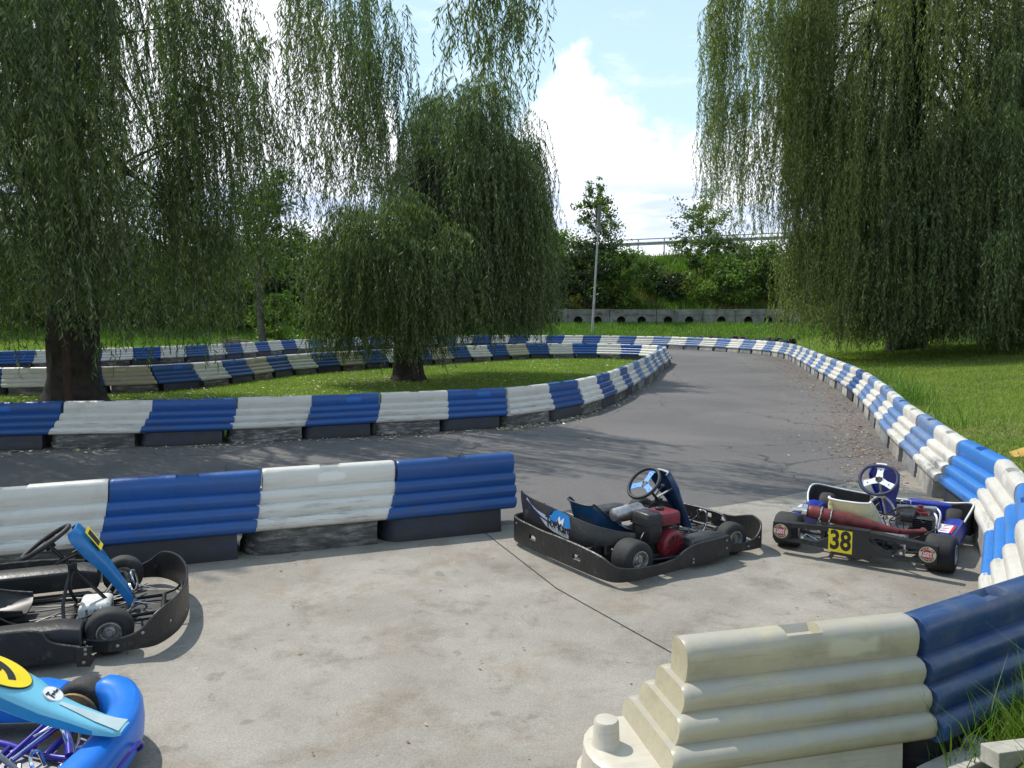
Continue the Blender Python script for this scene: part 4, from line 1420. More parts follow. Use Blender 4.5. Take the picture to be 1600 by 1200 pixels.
# --- blue kart 9 in the lower left corner
def blue_kart(loc, rz):
    k = thing('go_kart', 'blue go-kart with a yellow number 9 at the lower left corner', 'go-kart', loc, rz, G4)
    frame(k, 'tube_violet'); axle(k); tray(k, 'tray_grey'); pedals(k, 'chrome')
    for s in (1, -1):
        wheel(k, -.5, s * .53, .140, .19)
        wheel(k, .52, s * .52, .130, .125, yaw=-.15)
    bucket_seat(k, 'seat_black', 'black_plastic', y0=.05)
    column(k, 'grey_metal', .08, .52)
    steering(k, .08, .52, 0, .145, 'wheel_grip', 'black_metal', R(48), 'two')
    side_pod(k, 1, 'kart_blue'); side_pod(k, -1, 'kart_blue')
    # fat moulded nose
    pts = catmull([(.50, .545, 0), (.60, .55, 0), (.70, .50, 0), (.785, .38, 0), (.835, .22, 0), (.85, .07, 0), (.85, -.07, 0), (.835, -.22, 0), (.785, -.38, 0), (.70, -.50, 0), (.60, -.55, 0), (.50, -.545, 0)], 5)
    secs = []
    for i, p in enumerate(pts):
        a, b = pts[max(i - 1, 0)], pts[min(i + 1, len(pts) - 1)]
        d = (b - a).normalized()
        n = Vector((d.y, -d.x, 0))
        if n.x * p.x + n.y * p.y < 0: n = -n
        f = i / (len(pts) - 1)
        k_ = 0.45 + 0.55 * min(1, min(f, 1 - f) * 9)
        sec = []
        for j in range(14):
            t = 2 * math.pi * j / 14
            cc, ss = math.cos(t), math.sin(t)
            sec.append(p - n * .02 + n * (math.copysign(abs(cc) ** .6, cc) * .075 * k_) + Vector((0, 0, .155 + math.copysign(abs(ss) ** .65, ss) * .108 * k_)))
        secs.append(sec)
    nb = MB().loft(secs)
    no = nb.build('front_bumper', 'kart_blue', k, smooth=70)
    mb = MB()
    for s in (1, -1):
        mb.tube(catmull([(.60, s * .17, .09), (.70, s * .2, .12), (.80, s * .2, .14), (.86, s * .19, .15)], 4), .011, 8)
        mb.tube([(.50, s * .38, .20), (.42, s * .05, .14)], .009, 8)
        mb.cyl((.50, s * .40, .16), (.50, s * .40, .235), .02, 10)
        mb.tube([(.50, s * .38, .19), (.62, s * .16, .09)], .018, 8)
        mb.tube([(.48, s * .38, .13), (.36, s * .2, .08)], .016, 8)
    mb.build('axle_stubs', 'tube_violet', k, smooth=60)
    for s in (1, -1):
        MB().lathe([(-.012, .055), (-.012, .115), (.004, .115), (.004, .055)], (.52, s * .40, .13), (0, 1, 0), 30).build('brake_disc', 'brass_disc', k, smooth=30)
    rd = MB()
    for s in (1, -1):
        rd.tube([(.44, s * .06, .135), (.50, s * .33, .15)], .006, 8)
        rd.cyl((.50, s * .32, .15), (.505, s * .36, .15), .011, 8)
    rd.tube(catmull([(.70, .05, .13), (.66, .1, .20), (.60, .12, .24), (.5, .12, .2)], 6), .004, 6)
    rd.build('tie_rod', 'chrome', k)
    # long nose panel
    st = [(x_ + .05, z_ + .02, a_, b_) for x_, z_, a_, b_ in [(.20, .615, .105, .05), (.24, .592, .112, .06), (.40, .50, .105, .06), (.51, .435, .095, .055), (.58, .385, .075, .05), (.68, .34, .06, .045), (.77, .302, .058, .03), (.85, .278, .05, .02), (.875, .272, .042, .014)]]
    sh = shield(k, 'sky_cyan', st, 'nose_panel')
    def surf(x):
        for a, b in zip(st, st[1:]):
            if a[0] <= x <= b[0]:
                f = (x - a[0]) / (b[0] - a[0])
                d = Vector((b[0] - a[0], 0, b[1] - a[1])).normalized()
                n = Vector((-d.z, 0, d.x))
                return Vector((x, 0, a[1] + f * (b[1] - a[1]))) + n * (.26 * (a[3] + f * (b[3] - a[3])) + .001), d, n
    p, d, n = surf(.44)
    ov = MB()
    u = Vector((0, 1, 0)); v_ = -d
    ov.prism([(math.cos(t) * .085, math.sin(t) * .135) for t in [2 * math.pi * j / 32 for j in range(32)]], p - n * .002, u, v_, .004, 1)
    ov.prism([(math.cos(t) * .081, math.sin(t) * .131) for t in [2 * math.pi * j / 32 for j in range(32)]], p - n * .001, u, v_, .004, 0)
    ov.text('9', .24, p + n * .001, u, v_, 1, .85, .003, .004)
    ov.build('number_oval', ['yellow_sticker', 'black_ink'], sh, smooth=0)
    p, d, n = surf(.625)
    ro = MB()
    ro.prism([(math.cos(t) * .042, math.sin(t) * .042) for t in [2 * math.pi * j / 28 for j in range(28)]], p + Vector((0, .03, 0)) - n * .004, u, -d, .008, 1)
    ro.prism([(math.cos(t) * .039, math.sin(t) * .039) for t in [2 * math.pi * j / 28 for j in range(28)]], p + Vector((0, .03, 0)) - n * .003, u, -d, .008, 0)
    pc = p + Vector((0, .03, 0)) + n * .004
    ro.text('T', .05, pc + u * -.020, u, -d, 2, .7, .003, .0015)
    ro.text('op-Kart', .019, pc + u * .010 + d * -.001, u, -d, 2, .8, .003, .0006)
    ro.build('round_sticker', ['white_ink', 'silver_ink', 'black_ink'], sh, smooth=0)
    # darker flank and silver toe of the graphics
    gr = MB()
    for s in (1, -1):
        for (xa, xb, wa, wb, mi, lift) in ():
            pa, da, na = surf(xa); pb, db, nb_ = surf(xb)
            gr.add([pa + u * s * .05 - na * .006, pa + u * s * .074 - na * .010, pb + u * s * .062 - nb_ * .008, pb + u * s * .04 - nb_ * .004], [(0, 1, 2, 3) if s < 0 else (3, 2, 1, 0)], mi)
    pts = []
    for x_, hw in ((.67, .010), (.74, .018), (.81, .028), (.87, .036), (.915, .045)):
        p_, d_, n_ = surf(x_); pts.append((p_ + n_ * .0015, hw))
    vs = [a + u * h for a, h in pts] + [a - u * h for a, h in reversed(pts)]
    nn = len(pts)
    gr.add(vs, [(i, i + 1, 2 * nn - 2 - i, 2 * nn - 1 - i) for i in range(nn - 1)], 1)
    gr.build('toe_graphic', ['mid_cyan', 'pale_silver'], sh, smooth=0)
    fl = MB()
    for s in (1, -1):
        vs, fs = [], []
        for x_, z_, hw, dp in st[1:7]:
            dd = .001
            vs += [Vector((x_, s * (hw + dd), z_ - .012)), Vector((x_ - .0, s * (hw + dd), z_ - dp * 1.02))]
        m_ = len(vs) // 2
        for i in range(m_ - 1):
            fs.append((2 * i, 2 * i + 1, 2 * i + 3, 2 * i + 2) if s < 0 else (2 * i, 2 * i + 2, 2 * i + 3, 2 * i + 1))
        fl.add(vs, fs)
    fl.build('flank_graphic', 'mid_cyan', sh, smooth=0)
    return k
KB = blue_kart((-2.47, 3.02, .010), R(3))

# ------------------------------------------------------------------ trees
def diamonds(pos, dirs, side, Ln, Wd):
    """leaf diamonds: pos base (n,3), dirs unit (n,3), side unit (n,3)"""
    n = len(pos)
    Ln = np.broadcast_to(np.asarray(Ln, float), (n,))[:, None]
    Wd = np.broadcast_to(np.asarray(Wd, float), (n,))[:, None]
    v = np.empty((n, 4, 3))
    v[:, 0] = pos
    v[:, 1] = pos + dirs * Ln * 0.42 + side * Wd * 0.5
    v[:, 2] = pos + dirs * Ln
    v[:, 3] = pos + dirs * Ln * 0.42 - side * Wd * 0.5
    return v.reshape(-1, 3)

def unit(a):
    return a / np.maximum(np.linalg.norm(a, axis=-1, keepdims=True), 1e-9)

def strand(p0, out, ln, arch, lift, sp, leaf, wd, rg, sway=0.11):
    """hanging willow twig: returns leaf verts and twig verts"""
    n = max(4, int(ln / sp))
    t = np.linspace(0.03, 1, n) * ln + rg.uniform(-.3, .3, n) * sp
    hd = arch * (1 - np.exp(-t / max(arch, .05)))
    ph, fr = rg.uniform(0, 6.28, 2), rg.uniform(.8, 2.2, 2)
    sx = sway * np.sin(t * fr[0] + ph[0]) * (t / ln) + sway * .5 * np.sin(t * 3.1 + ph[1])
    sy = sway * np.sin(t * fr[1] + ph[1]) * (t / ln)
    x = p0[0] + out[0] * hd + sx
    y = p0[1] + out[1] * hd + sy
    z = p0[2] - (t - lift * arch * (1 - np.exp(-t / max(arch, .05))))
    pos = np.stack([x, y, z], 1)
    az = rg.uniform(0, 2 * np.pi, n)
    spread = rg.uniform(.15, .75, n)
    d = np.stack([np.cos(az) * spread, np.sin(az) * spread, -np.ones(n) + rg.uniform(-.1, .5, n)], 1)
    d = unit(d)
    s = unit(np.cross(d, rg.normal(size=(n, 3))))
    taper = np.clip(1.25 - .5 * t / ln, .5, 1.2)
    lv = diamonds(pos, d, s, leaf * rg.uniform(.7, 1.25, n) * taper, wd * rg.uniform(.75, 1.2, n))
    # twig: narrow strip through a few points
    k = np.linspace(0, n - 1, min(n, 7)).astype(int)
    tp = pos[k]
    sd_ = np.array([rg.normal(), rg.normal(), 0]); sd_ /= np.linalg.norm(sd_)
    a = tp - sd_ * .003
    b = tp + sd_ * .003
    tv = np.empty((len(k) - 1, 4, 3))
    tv[:, 0], tv[:, 1], tv[:, 2], tv[:, 3] = a[:-1], b[:-1], b[1:], a[1:]
    return lv, tv.reshape(-1, 3)

def willow(name, label, base, trunk, lumps, leafm, group, seed, leaf=.11, wd=.022, sp=.045, limb_r=.07, twigs=True):
    """trunk: list of (x,y,z,r) points; lumps: dicts with c (x,y), R (rx,ry), top, low, n clusters, k strands per cluster"""
    rg = np.random.default_rng(seed)
    rnd = random.Random(seed)
    root = thing(name, label, 'tree', base, 0, group)
    b = Vector(base)
    tr = MB()
    pts = [Vector(t[:3]) for t in trunk]
    rs = [t[3] for t in trunk]
    path = catmull(pts, 5)
    rr = [v.x for v in catmull([(r, 0, 0) for r in rs], 5)]
    tr.tube(path, rr, 18)
    # irregular bark surface
    tr.v = [(x * 1.0 + .05 * math.sin(9 * math.atan2(y - pts[0].y, x - pts[0].x) + z * 2.0) * rs[0] * (1 if z < 3 else .4), y + .04 * math.sin(7 * math.atan2(y - pts[0].y, x - pts[0].x) - z * 1.4) * rs[0], z) for x, y, z in tr.v]
    L_, T_ = [], []
    limbs = 0
    for lp in lumps:
        cx, cy = lp['c']; rx, ry = lp['R']
        for i in range(lp['n']):
            a = rnd.uniform(0, 2 * math.pi)
            rho = lp.get('rmin', .25) + (1 - lp.get('rmin', .25)) * math.sqrt(rnd.random())
            ex, ey = math.cos(a) * rho, math.sin(a) * rho
            surf = lp['top'] - (lp['top'] - lp['low']) * lp.get('dome', .45) * rho ** 2.4 + rnd.uniform(-.5, .3)
            zt = surf if rnd.random() < lp.get('shell', .55) else lp['low'] + 1.0 + (surf - lp['low'] - 1.0) * rnd.random()
            px, py = cx + ex * rx, cy + ey * ry
            out = np.array([math.cos(a), math.sin(a)])
            # supporting limb from the trunk
            if limbs < 90 and rnd.random() < .5:
                s = path[int(rnd.uniform(.55, .98) * (len(path) - 1))]
                m1 = s.lerp(Vector((px, py, zt)), .5) + Vector((rnd.uniform(-.5, .5), rnd.uniform(-.5, .5), rnd.uniform(.2, 1.0)))
                e = Vector((px, py, zt))
                pp = catmull([s, s.lerp(m1, .5) + Vector((rnd.uniform(-.25, .25), rnd.uniform(-.25, .25), .2)), m1, e], 5)
                r0 = limb_r * rnd.uniform(.5, 1.3)
                tr.tube(pp, [max(.008, r0 * (1 - j / len(pp)) ** 1.1) for j in range(len(pp))], 6)
                limbs += 1
            k = max(2, int(lp['k'] * rnd.choice((.25, .6, .9, 1.3, 1.9))))
            cr = lp.get('cr', .55) * .7
            droop = lp.get('reach', None)
            for j in range(k):
                o2 = out + rg.normal(size=2) * .7
                o2 /= np.linalg.norm(o2)
                p0 = (px + rg.normal() * cr * .5, py + rg.normal() * cr * .5, zt + rg.normal() * .15)
                low = lp['low'] + abs(rg.normal()) * lp.get('ragged', .7)
                ln = min(p0[2] - low, rg.uniform(lp.get('lmin', .45), 1.05) * lp.get('len', 4.0))
                if ln < .5: continue
                lv, tv = strand(p0, o2, ln, rg.uniform(.15, .9) * lp.get('arch', 1.0), rg.uniform(.8, 1.5), sp, leaf, wd, rg)
                L_.append(lv)
                if twigs: T_.append(tv)
    tro = tr.build('trunk', 'bark', root, smooth=60)
    tro.location = -b
    v = np.concatenate(L_)
    nl = len(v) // 4
    mi = np.zeros(nl, int)
    if twigs:
        tv = np.concatenate(T_)
        v = np.concatenate([v, tv]); mi = np.concatenate([mi, np.ones(len(tv) // 4, int)])
    f = np.arange(len(v)).reshape(-1, 4)
    o = np_mesh('crown', v, f, [leafm, 'young_bark'], root, mi)
    o.location = -b
    print(name, 'leaves', nl)
    return root

def leafy(name, label, base, h, rx, ry, n, size, leafm, cat='tree', group=None, seed=1, trunk_r=.08, low=.1, branches=14, shape='round', lean=(0, 0), sparse=.5, bark='young_bark'):
    """broad-leaved tree or bush: forked branches, leaf sprays round every branch end"""
    rg = np.random.default_rng(seed)
    rnd = random.Random(seed)
    root = thing(name, label, cat, base, 0, group)
    tr = MB()
    top = Vector((lean[0], lean[1], h))
    axis = catmull([(0, 0, -.1), (lean[0] * .3 + rnd.uniform(-.1, .1) * rx, lean[1] * .3, h * .35), (lean[0] * .7 + rnd.uniform(-.1, .1) * rx, lean[1] * .7, h * .7), (lean[0], lean[1], h * .95)], 6)
    tr.tube(axis, [max(.01, trunk_r * (1 - .92 * i / len(axis))) for i in range(len(axis))], 8)
    pos = []
    tips = []
    for i in range(branches):
        f = low + (1 - low) * ((i + rnd.random()) / branches)
        s = axis[min(len(axis) - 1, int(f * .85 * (len(axis) - 1)))]
        if shape == 'round':
            wdt = math.sqrt(max(0.02, 1 - (2 * (f - .45) / 1.15) ** 2))
        elif shape == 'cone':
            wdt = (1 - f) ** .8 * 1.05 + .07
        else:
            wdt = .35 + .65 * f
        a = i * 2.4 + rnd.uniform(-.5, .5)
        rr = wdt * rnd.uniform(.55, 1.05)
        e = Vector((s.x + math.cos(a) * rx * rr, s.y + math.sin(a) * ry * rr, min(h * 1.02, f * h + rnd.uniform(.0, .12) * h)))
        m_ = s.lerp(e, .55) + Vector((0, 0, -.04 * h + rnd.uniform(0, .08) * h))
        pp = catmull([s, m_, e], 5)
        tr.tube(pp, [max(.006, trunk_r * .4 * (1 - j / len(pp))) for j in range(len(pp))], 5)
        for q_ in range(3):
            c = pp[int((.45 + .27 * q_) * (len(pp) - 1))]
            tips.append((c, (.16 + .1 * q_) * (rx + ry) / 2 * (1 if shape == 'round' else .8 if shape == 'vase' else .16 + .62 * wdt)))
    tips.append((axis[-1], (.05 if shape == 'cone' else .18) * rx))
    tips = [(c + Vector((rnd.gauss(0, .03 if shape == 'cone' else .08) * rx, rnd.gauss(0, .03 if shape == 'cone' else .08) * ry, rnd.gauss(0, .03) * h)), r) for c, r in tips]
    per = n // len(tips)
    P_ = []
    for c, r in tips:
        m_ = int(per * rnd.uniform(.4, 1.6))
        d = rg.normal(size=(m_, 3))
        d = unit(d) * (r * rg.random((m_, 1)) ** sparse)
        d[:, 2] *= .75
        P_.append(np.array(c)[None] + d)
    pos = np.concatenate(P_)
    pos[:, 2] = np.maximum(pos[:, 2], .02)
    m_ = len(pos)
    d = unit(rg.normal(size=(m_, 3)) + np.array([0, 0, -.2]))
    s = unit(np.cross(d, rg.normal(size=(m_, 3))))
    v = diamonds(pos, d, s, size * rg.uniform(.6, 1.3, m_), size * .55 * rg.uniform(.7, 1.2, m_))
    tr.build('trunk', bark, root, smooth=60)
    np_mesh('crown', v, np.arange(len(v)).reshape(-1, 4), leafm, root)
    return root

# big willow on the left
LX, LY = -9.35, 17.0
willow('willow_tree', 'huge dark weeping willow with the thick trunk on the left of the island', (LX, LY, 0.012),
       [(LX, LY, -.1, .85), (LX, LY, .15, .64), (LX, LY, .5, .52), (LX + .03, LY, 1.2, .47), (LX + .05, LY, 3, .44), (LX - .1, LY, 5.5, .40), (LX + .3, LY - .2, 8.5, .30), (LX + .6, LY - .2, 11.5, .14)],
       [dict(c=(-9.6, 15.8), R=(4.6, 4.4), top=12.0, low=.75, n=150, k=14, len=5.5, ragged=.9, shell=.3, rmin=.3),
        dict(c=(-9.0, 15.6), R=(3.6, 1.2), top=3.4, low=.35, n=22, k=5, len=2.8, lmin=.6, ragged=.6, shell=.6, dome=.1),
        dict(c=(-7.3, 14.6), R=(2.0, 2.8), top=11.0, low=1.2, n=60, k=13, len=5.2, ragged=.8, shell=.35),
        dict(c=(-4.1, 14.4), R=(1.6, 2.3), top=11.0, low=3.3, n=32, k=10, len=4.6, arch=.6, ragged=1.1, shell=.4),
        dict(c=(-2.75, 15.4), R=(.45, .9), top=9.5, low=3.4, n=13, k=12, len=4.2, arch=.5, ragged=.9, shell=.4),
        dict(c=(-0.12, 11.9), R=(.5, .8), top=8.2, low=4.75, n=14, k=11, len=3.0, arch=.45, ragged=.6, shell=.3, rmin=.0, cr=.4),
        dict(c=(-9.2, 11.5), R=(3.4, 1.6), top=11.0, low=1.7, n=90, k=12, len=5.5, ragged=.9, shell=.3)],
       'willow_leaf', 'weeping willows round the track', 11, leaf=.13, wd=.023, sp=.042, limb_r=.11)

# willow in the middle of the island
MX, MY = -3.0, 23.1
willow('willow_tree', 'smaller weeping willow with a short dark trunk in the middle of the island', (MX, MY, 0.012),
       [(MX, MY, -.1, .64), (MX, MY, .12, .48), (MX, MY, .4, .41), (MX, MY, 1.5, .37), (MX + .1, MY, 2.6, .36), (MX + .5, MY + .6, 4.6, .25), (MX + 1.2, MY + 1.2, 7.2, .10)],
       [dict(c=(-3.6, 22.4), R=(1.5, 1.5), top=5.5, low=.3, n=70, k=14, len=5.4, lmin=.6, ragged=.6, arch=1.3, shell=.5, dome=.4),
        dict(c=(-3.3, 22.0), R=(1.8, .9), top=2.6, low=.08, n=34, k=6, len=2.5, lmin=.65, ragged=.35, shell=.6, dome=.1),
        dict(c=(-.9, 24.2), R=(1.8, 1.4), top=3.2, low=.4, n=24, k=6, len=2.6, lmin=.65, ragged=.5, shell=.6, dome=.1),
        dict(c=(-2.2, 21.9), R=(1.0, 1.0), top=4.7, low=.5, n=32, k=12, len=4.6, lmin=.55, ragged=.7, arch=1.2, shell=.5, dome=.4),
        dict(c=(-1.25, 25.0), R=(1.9, 2.0), top=9.2, low=.8, n=135, k=14, len=7.2, lmin=.5, ragged=.5, shell=.55, dome=.34, arch=1.1),
        dict(c=(-.35, 24.6), R=(1.25, 1.4), top=7.4, low=.7, n=60, k=12, len=4.8, ragged=.45, shell=.5, dome=.4)],
       'willow_leaf', 'weeping willows round the track', 12, leaf=.14, wd=.026, sp=.045)

# willows on the right lawn
RX, RY = 18.0, 36.5
RZ = float(H(RX, RY))
willow('willow_tree', 'tall yellowish weeping willow beyond the right-hand row of barriers', (RX, RY, RZ),
       [(RX, RY, RZ - .2, 1.0), (RX, RY, RZ + .7, .8), (RX - .1, RY, 4.5, .68), (RX - .2, RY, 8.0, .6), (RX - 1.1, RY - 1.6, 11.0, .46), (RX - 2.1, RY - 2.8, 14.5, .30), (RX - 2.6, RY - 2.6, 18, .14)],
       [dict(c=(16.8, 33.2), R=(5.6, 4.6), top=19.5, low=.35, n=270, k=15, len=8.2, ragged=.45, shell=.3, dome=.35, cr=.75),
        dict(c=(17.2, 33.0), R=(4.6, 2.6), top=4.0, low=.1, n=85, k=10, len=3.8, lmin=.65, ragged=.35, shell=.6, dome=.1),
        dict(c=(10.7, 33.4), R=(2.6, 2.6), top=17.5, low=3.9, n=90, k=11, len=6.0, ragged=1.8, shell=.4, dome=.3, cr=.7),
        dict(c=(13.6, 33.4), R=(1.9, 2.2), top=11.5, low=1.3, n=54, k=14, len=6.6, ragged=.7, shell=.4, cr=.7)],
       'willow_leaf_yellow', 'weeping willows round the track', 13, leaf=.19, wd=.038, sp=.068, limb_r=.17)
QX, QY = 21.6, 31.5
QZ = float(H(QX, QY))
willow('willow_tree', 'dark dense weeping willow at the right edge of the lawn', (QX, QY, QZ),
       [(QX, QY, QZ - .2, .85), (QX, QY, QZ + .7, .68), (QX - .1, QY, 4, .6), (QX - .5, QY - .3, 8, .44), (QX - .8, QY - .5, 12.6, .2)],
       [dict(c=(20.4, 28.8), R=(4.7, 4.0), top=13.8, low=.4, n=215, k=16, len=7.0, ragged=.4, shell=.4, dome=.45, cr=.75),
        dict(c=(16.5, 30.0), R=(2.5, 2.0), top=9.2, low=.4, n=84, k=15, len=6.4, ragged=.4, shell=.5, dome=.45, cr=.7)],
       'willow_leaf', 'weeping willows round the track', 14, leaf=.18, wd=.036, sp=.065, limb_r=.15)

# slender tree and thicket behind the outer row on the left
def hz(x, y): return float(H(x, y))
def at(u, D): return (u - 800) / 1250 * D
def bg(name, label, u, D, h, rx, n, size, leafm, seed, **kw):
    x = at(u, D)
    return leafy(name, label, (x, D, hz(x, D)), h, rx, kw.pop('ry', rx), n, size, leafm, seed=seed, **kw)
bg('slender_tree', 'tall slender tree with a thin forked trunk left of the island willow', 412, 47, 9.4, 3.0, 9000, .22, 'broad_leaf', 21, trunk_r=.24, low=.42, branches=20, sparse=.6)
bg('shrub', 'bright green shrub at the foot of the slender tree', 432, 48, 3.0, 1.6, 5000, .2, 'bright_leaf', 22, cat='shrub', branches=12)
left = [(40, 58, 6.5, 4.5, 'dark_leaf'), (150, 60, 7.5, 4.8, 'broad_leaf'), (240, 57, 6.0, 4.2, 'dark_leaf'), (320, 61, 7.2, 4.5, 'dark_leaf'), (375, 57, 5.2, 3.2, 'broad_leaf'), (455, 60, 6.4, 3.6, 'dark_leaf'),
        (520, 58, 5.6, 3.4, 'broad_leaf'), (590, 60, 6.6, 4.0, 'dark_leaf'), (680, 58, 5.2, 3.6, 'dark_leaf'), (-90, 55, 8.0, 5.0, 'dark_leaf'), (760, 59, 5.0, 3.4, 'dark_leaf')]
ll = ['dark leafy tree at the far left edge beyond the track', 'mid green tree second from the left edge beyond the track', 'dark tree seen through the willow curtain above the outer barriers', 'dark rounded tree behind the wood pile on the lawn',
      'green bush just left of the slender tree', 'dark tree right behind the bright green shrub', 'green tree seen between the slender tree and the island willow', 'dark tree hidden behind the trunk of the island willow',
      'dark low tree behind the tall half of the island willow', 'dark tall tree at the outer left end of the background trees', 'dark bush at the left end of the concrete wall']
for i, ((u, D, h, r, m_), lb) in enumerate(zip(left, ll)):
    bg('background_tree', lb, u, D, h, r, 6500, .32, m_, 40 + i, group='trees beyond the far lawn', trunk_r=.16, low=.04, branches=22, sparse=.55)
# embankment growth
em = [('young_tree', 'narrow pointed young tree rising above the embankment beside the lamp post', 934, 63.5, 9.6, 4.3, 5200, .25, 'broad_leaf', dict(shape='cone', trunk_r=.12, low=.25, branches=40, sparse=.7), 'tree'),
      ('embankment_bush', 'dark bush behind the lamp post at the foot of the embankment', 915, 63, 5.4, 3.0, 9000, .27, 'dark_leaf', {}, 'bush'),
      ('embankment_bush', 'pale grey-green bush at the wall, left of the lamp post', 868, 62.5, 3.6, 1.7, 4200, .24, 'grey_leaf', {}, 'bush'),
      ('embankment_bush', 'fresh green bush just right of the lamp post', 968, 63.5, 4.4, 2.4, 6000, .26, 'bright_leaf', {}, 'bush'),
      ('embankment_bush', 'green bush below the guard rail, centre of the embankment', 1012, 66, 3.0, 1.7, 3600, .25, 'broad_leaf', {}, 'bush'),
      ('embankment_bush', 'small dark bush in the hollow above the wall', 1050, 64.5, 2.2, 1.4, 2600, .22, 'dark_leaf', {}, 'bush'),
      ('locust_tree', 'airy feathery young tree standing up above the guard rail', 1088, 66, 7.4, 3.0, 4200, .26, 'broad_leaf', dict(shape='vase', trunk_r=.09, low=.3, branches=26, sparse=.75), 'tree'),
      ('embankment_bush', 'bright green feathery bush on the right part of the embankment', 1130, 64, 3.8, 2.8, 7000, .27, 'bright_leaf', {}, 'bush'),
      ('embankment_bush', 'green bush on the embankment behind the right willow curtain', 1190, 65, 4.4, 2.8, 6500, .27, 'broad_leaf', {}, 'bush'),
      ('embankment_bush', 'dark bush high on the embankment behind the feathery tree', 1130, 69, 3.4, 2.2, 4500, .26, 'dark_leaf', {}, 'bush'),
      ('embankment_bush', 'bush at the right end of the embankment, half behind the willow', 1260, 65, 5.0, 3.2, 6000, .28, 'broad_leaf', {}, 'bush'),
      ('embankment_bush', 'light bush near the top of the embankment left of the pointed tree', 872, 70, 3.4, 2.2, 3600, .26, 'bright_leaf', {}, 'bush'),
      ('embankment_bush', 'large dark bush behind the right-hand willow', 1360, 62, 6.0, 4.0, 6000, .32, 'dark_leaf', {}, 'bush'),
      ('embankment_bush', 'farthest dark bush at the right picture edge', 1480, 60, 6.5, 4.5, 6000, .34, 'dark_leaf', {}, 'bush'),
      ('embankment_bush', 'dark bush behind the willow at the right picture edge', 1590, 58, 6.5, 4.5, 6000, .34, 'dark_leaf', {}, 'bush')]
for i, (nm, lb, u, D, h, r, n, sz, m_, kw, ct) in enumerate(em):
    kw = dict(dict(trunk_r=.08, low=.03, branches=20, sparse=.55), **kw)
    bg(nm, lb, u, D, h, r, n, sz, m_, 70 + i, cat=ct, group='growth on the embankment' if nm == 'embankment_bush' else None, **kw)

# ------------------------------------------------------------------ concrete wall with round drain holes
WY = 60.3
wl = thing('retaining_wall', 'grey concrete retaining wall with round holes at the foot of the embankment', 'wall', (0, WY, 0))
wx0, wx1 = at(835, WY), at(1320, WY)
holes = [at(u, WY) for u in (868, 903, 933, 970, 1002, 1043, 1076, 1126, 1168, 1199, 1224, 1262, 1296)]
zb, zt, hr, hzc = 0.75, 2.28, .33, 1.42
x = wx0
pan = []
edges = [wx0, at(887, WY), at(952, WY), at(1025, WY), at(1097, WY), at(1148, WY), at(1212, WY), at(1272, WY), wx1]
for a, b in zip(edges, edges[1:]):
    mb = MB()
    a2, b2 = a + .02, b - .02
    hs = [h for h in holes if a2 + hr < h < b2 - hr]
    cuts = [a2] + [v for h in hs for v in (h - hr, h + hr)] + [b2]
    U, V_ = (1, 0, 0), (0, 0, 1)
    dz = random.uniform(-.03, .03)
    for i in range(0, len(cuts), 2):
        if cuts[i + 1] - cuts[i] > .01:
            mb.prism([(cuts[i], zb), (cuts[i + 1], zb), (cuts[i + 1], 1.86), (cuts[i], 1.86)], (0, .22, 0), U, V_, .28)
    for h in hs:
        up = [(h + hr * math.cos(t), hzc + hr * math.sin(t)) for t in [math.pi * (1 - k / 12) for k in range(13)]]
        mb.prism(up + [(h + hr, 1.86), (h - hr, 1.86)], (0, .22, 0), U, V_, .28)
        dn = [(h + hr * math.cos(t), hzc - hr * math.sin(t)) for t in [math.pi * k / 12 for k in range(13)]]
        mb.prism(dn + [(h - hr, zb), (h + hr, zb)], (0, .22, 0), U, V_, .28)
    mb.box(((a2 + b2) / 2, .08, 1.86 + (zt - 1.86) / 2 + dz / 2), (b2 - a2, .36, zt - 1.86 + dz))
    mb.build('wall_panel', 'old_concrete', wl, smooth=20, bevel=.015)
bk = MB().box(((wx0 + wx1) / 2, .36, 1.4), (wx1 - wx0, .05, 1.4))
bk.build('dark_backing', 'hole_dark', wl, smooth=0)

# guard rail along the top of the embankment
gr = thing('guard_rail', 'grey steel guard rail along the top of the embankment', 'guard rail', (0, 74, 0))
ra, rb = PD(840, 388, 76), PD(1340, 366, 70)
prof = [(-.16), (-.10), (-.04), (.04), (.10), (.16)]
rl = MB()
secs = []
for p in (ra, rb):
    secs.append([Vector((p.x, p.y - 74 + o, p.z + h)) for h, o in ((-.16, 0), (-.11, -.06), (-.05, -.06), (0, 0), (.05, -.06), (.11, -.06), (.16, 0), (.16, .006), (.11, -.05), (.05, -.05), (0, .008), (-.05, -.05), (-.11, -.05), (-.16, .006))])
rl.loft(secs)
rl.build('rail', 'galvanised', gr, smooth=0)
for off in (.42,):
    r2 = MB().tube([(ra.x, ra.y - 74 + .15, ra.z + off), (rb.x, rb.y - 74 + .15, rb.z + off)], .05, 8)
    r2.build('hand_rail', 'galvanised', gr)
for i in range(13):
    p = ra.lerp(rb, i / 12)
    g_ = hz(p.x, p.y)
    MB().box((p.x, p.y - 74 + .12, (g_ + p.z + .45) / 2 - .1), (.10, .14, p.z + .45 - g_ + .2)).build('post', 'galvanised', gr, smooth=0)

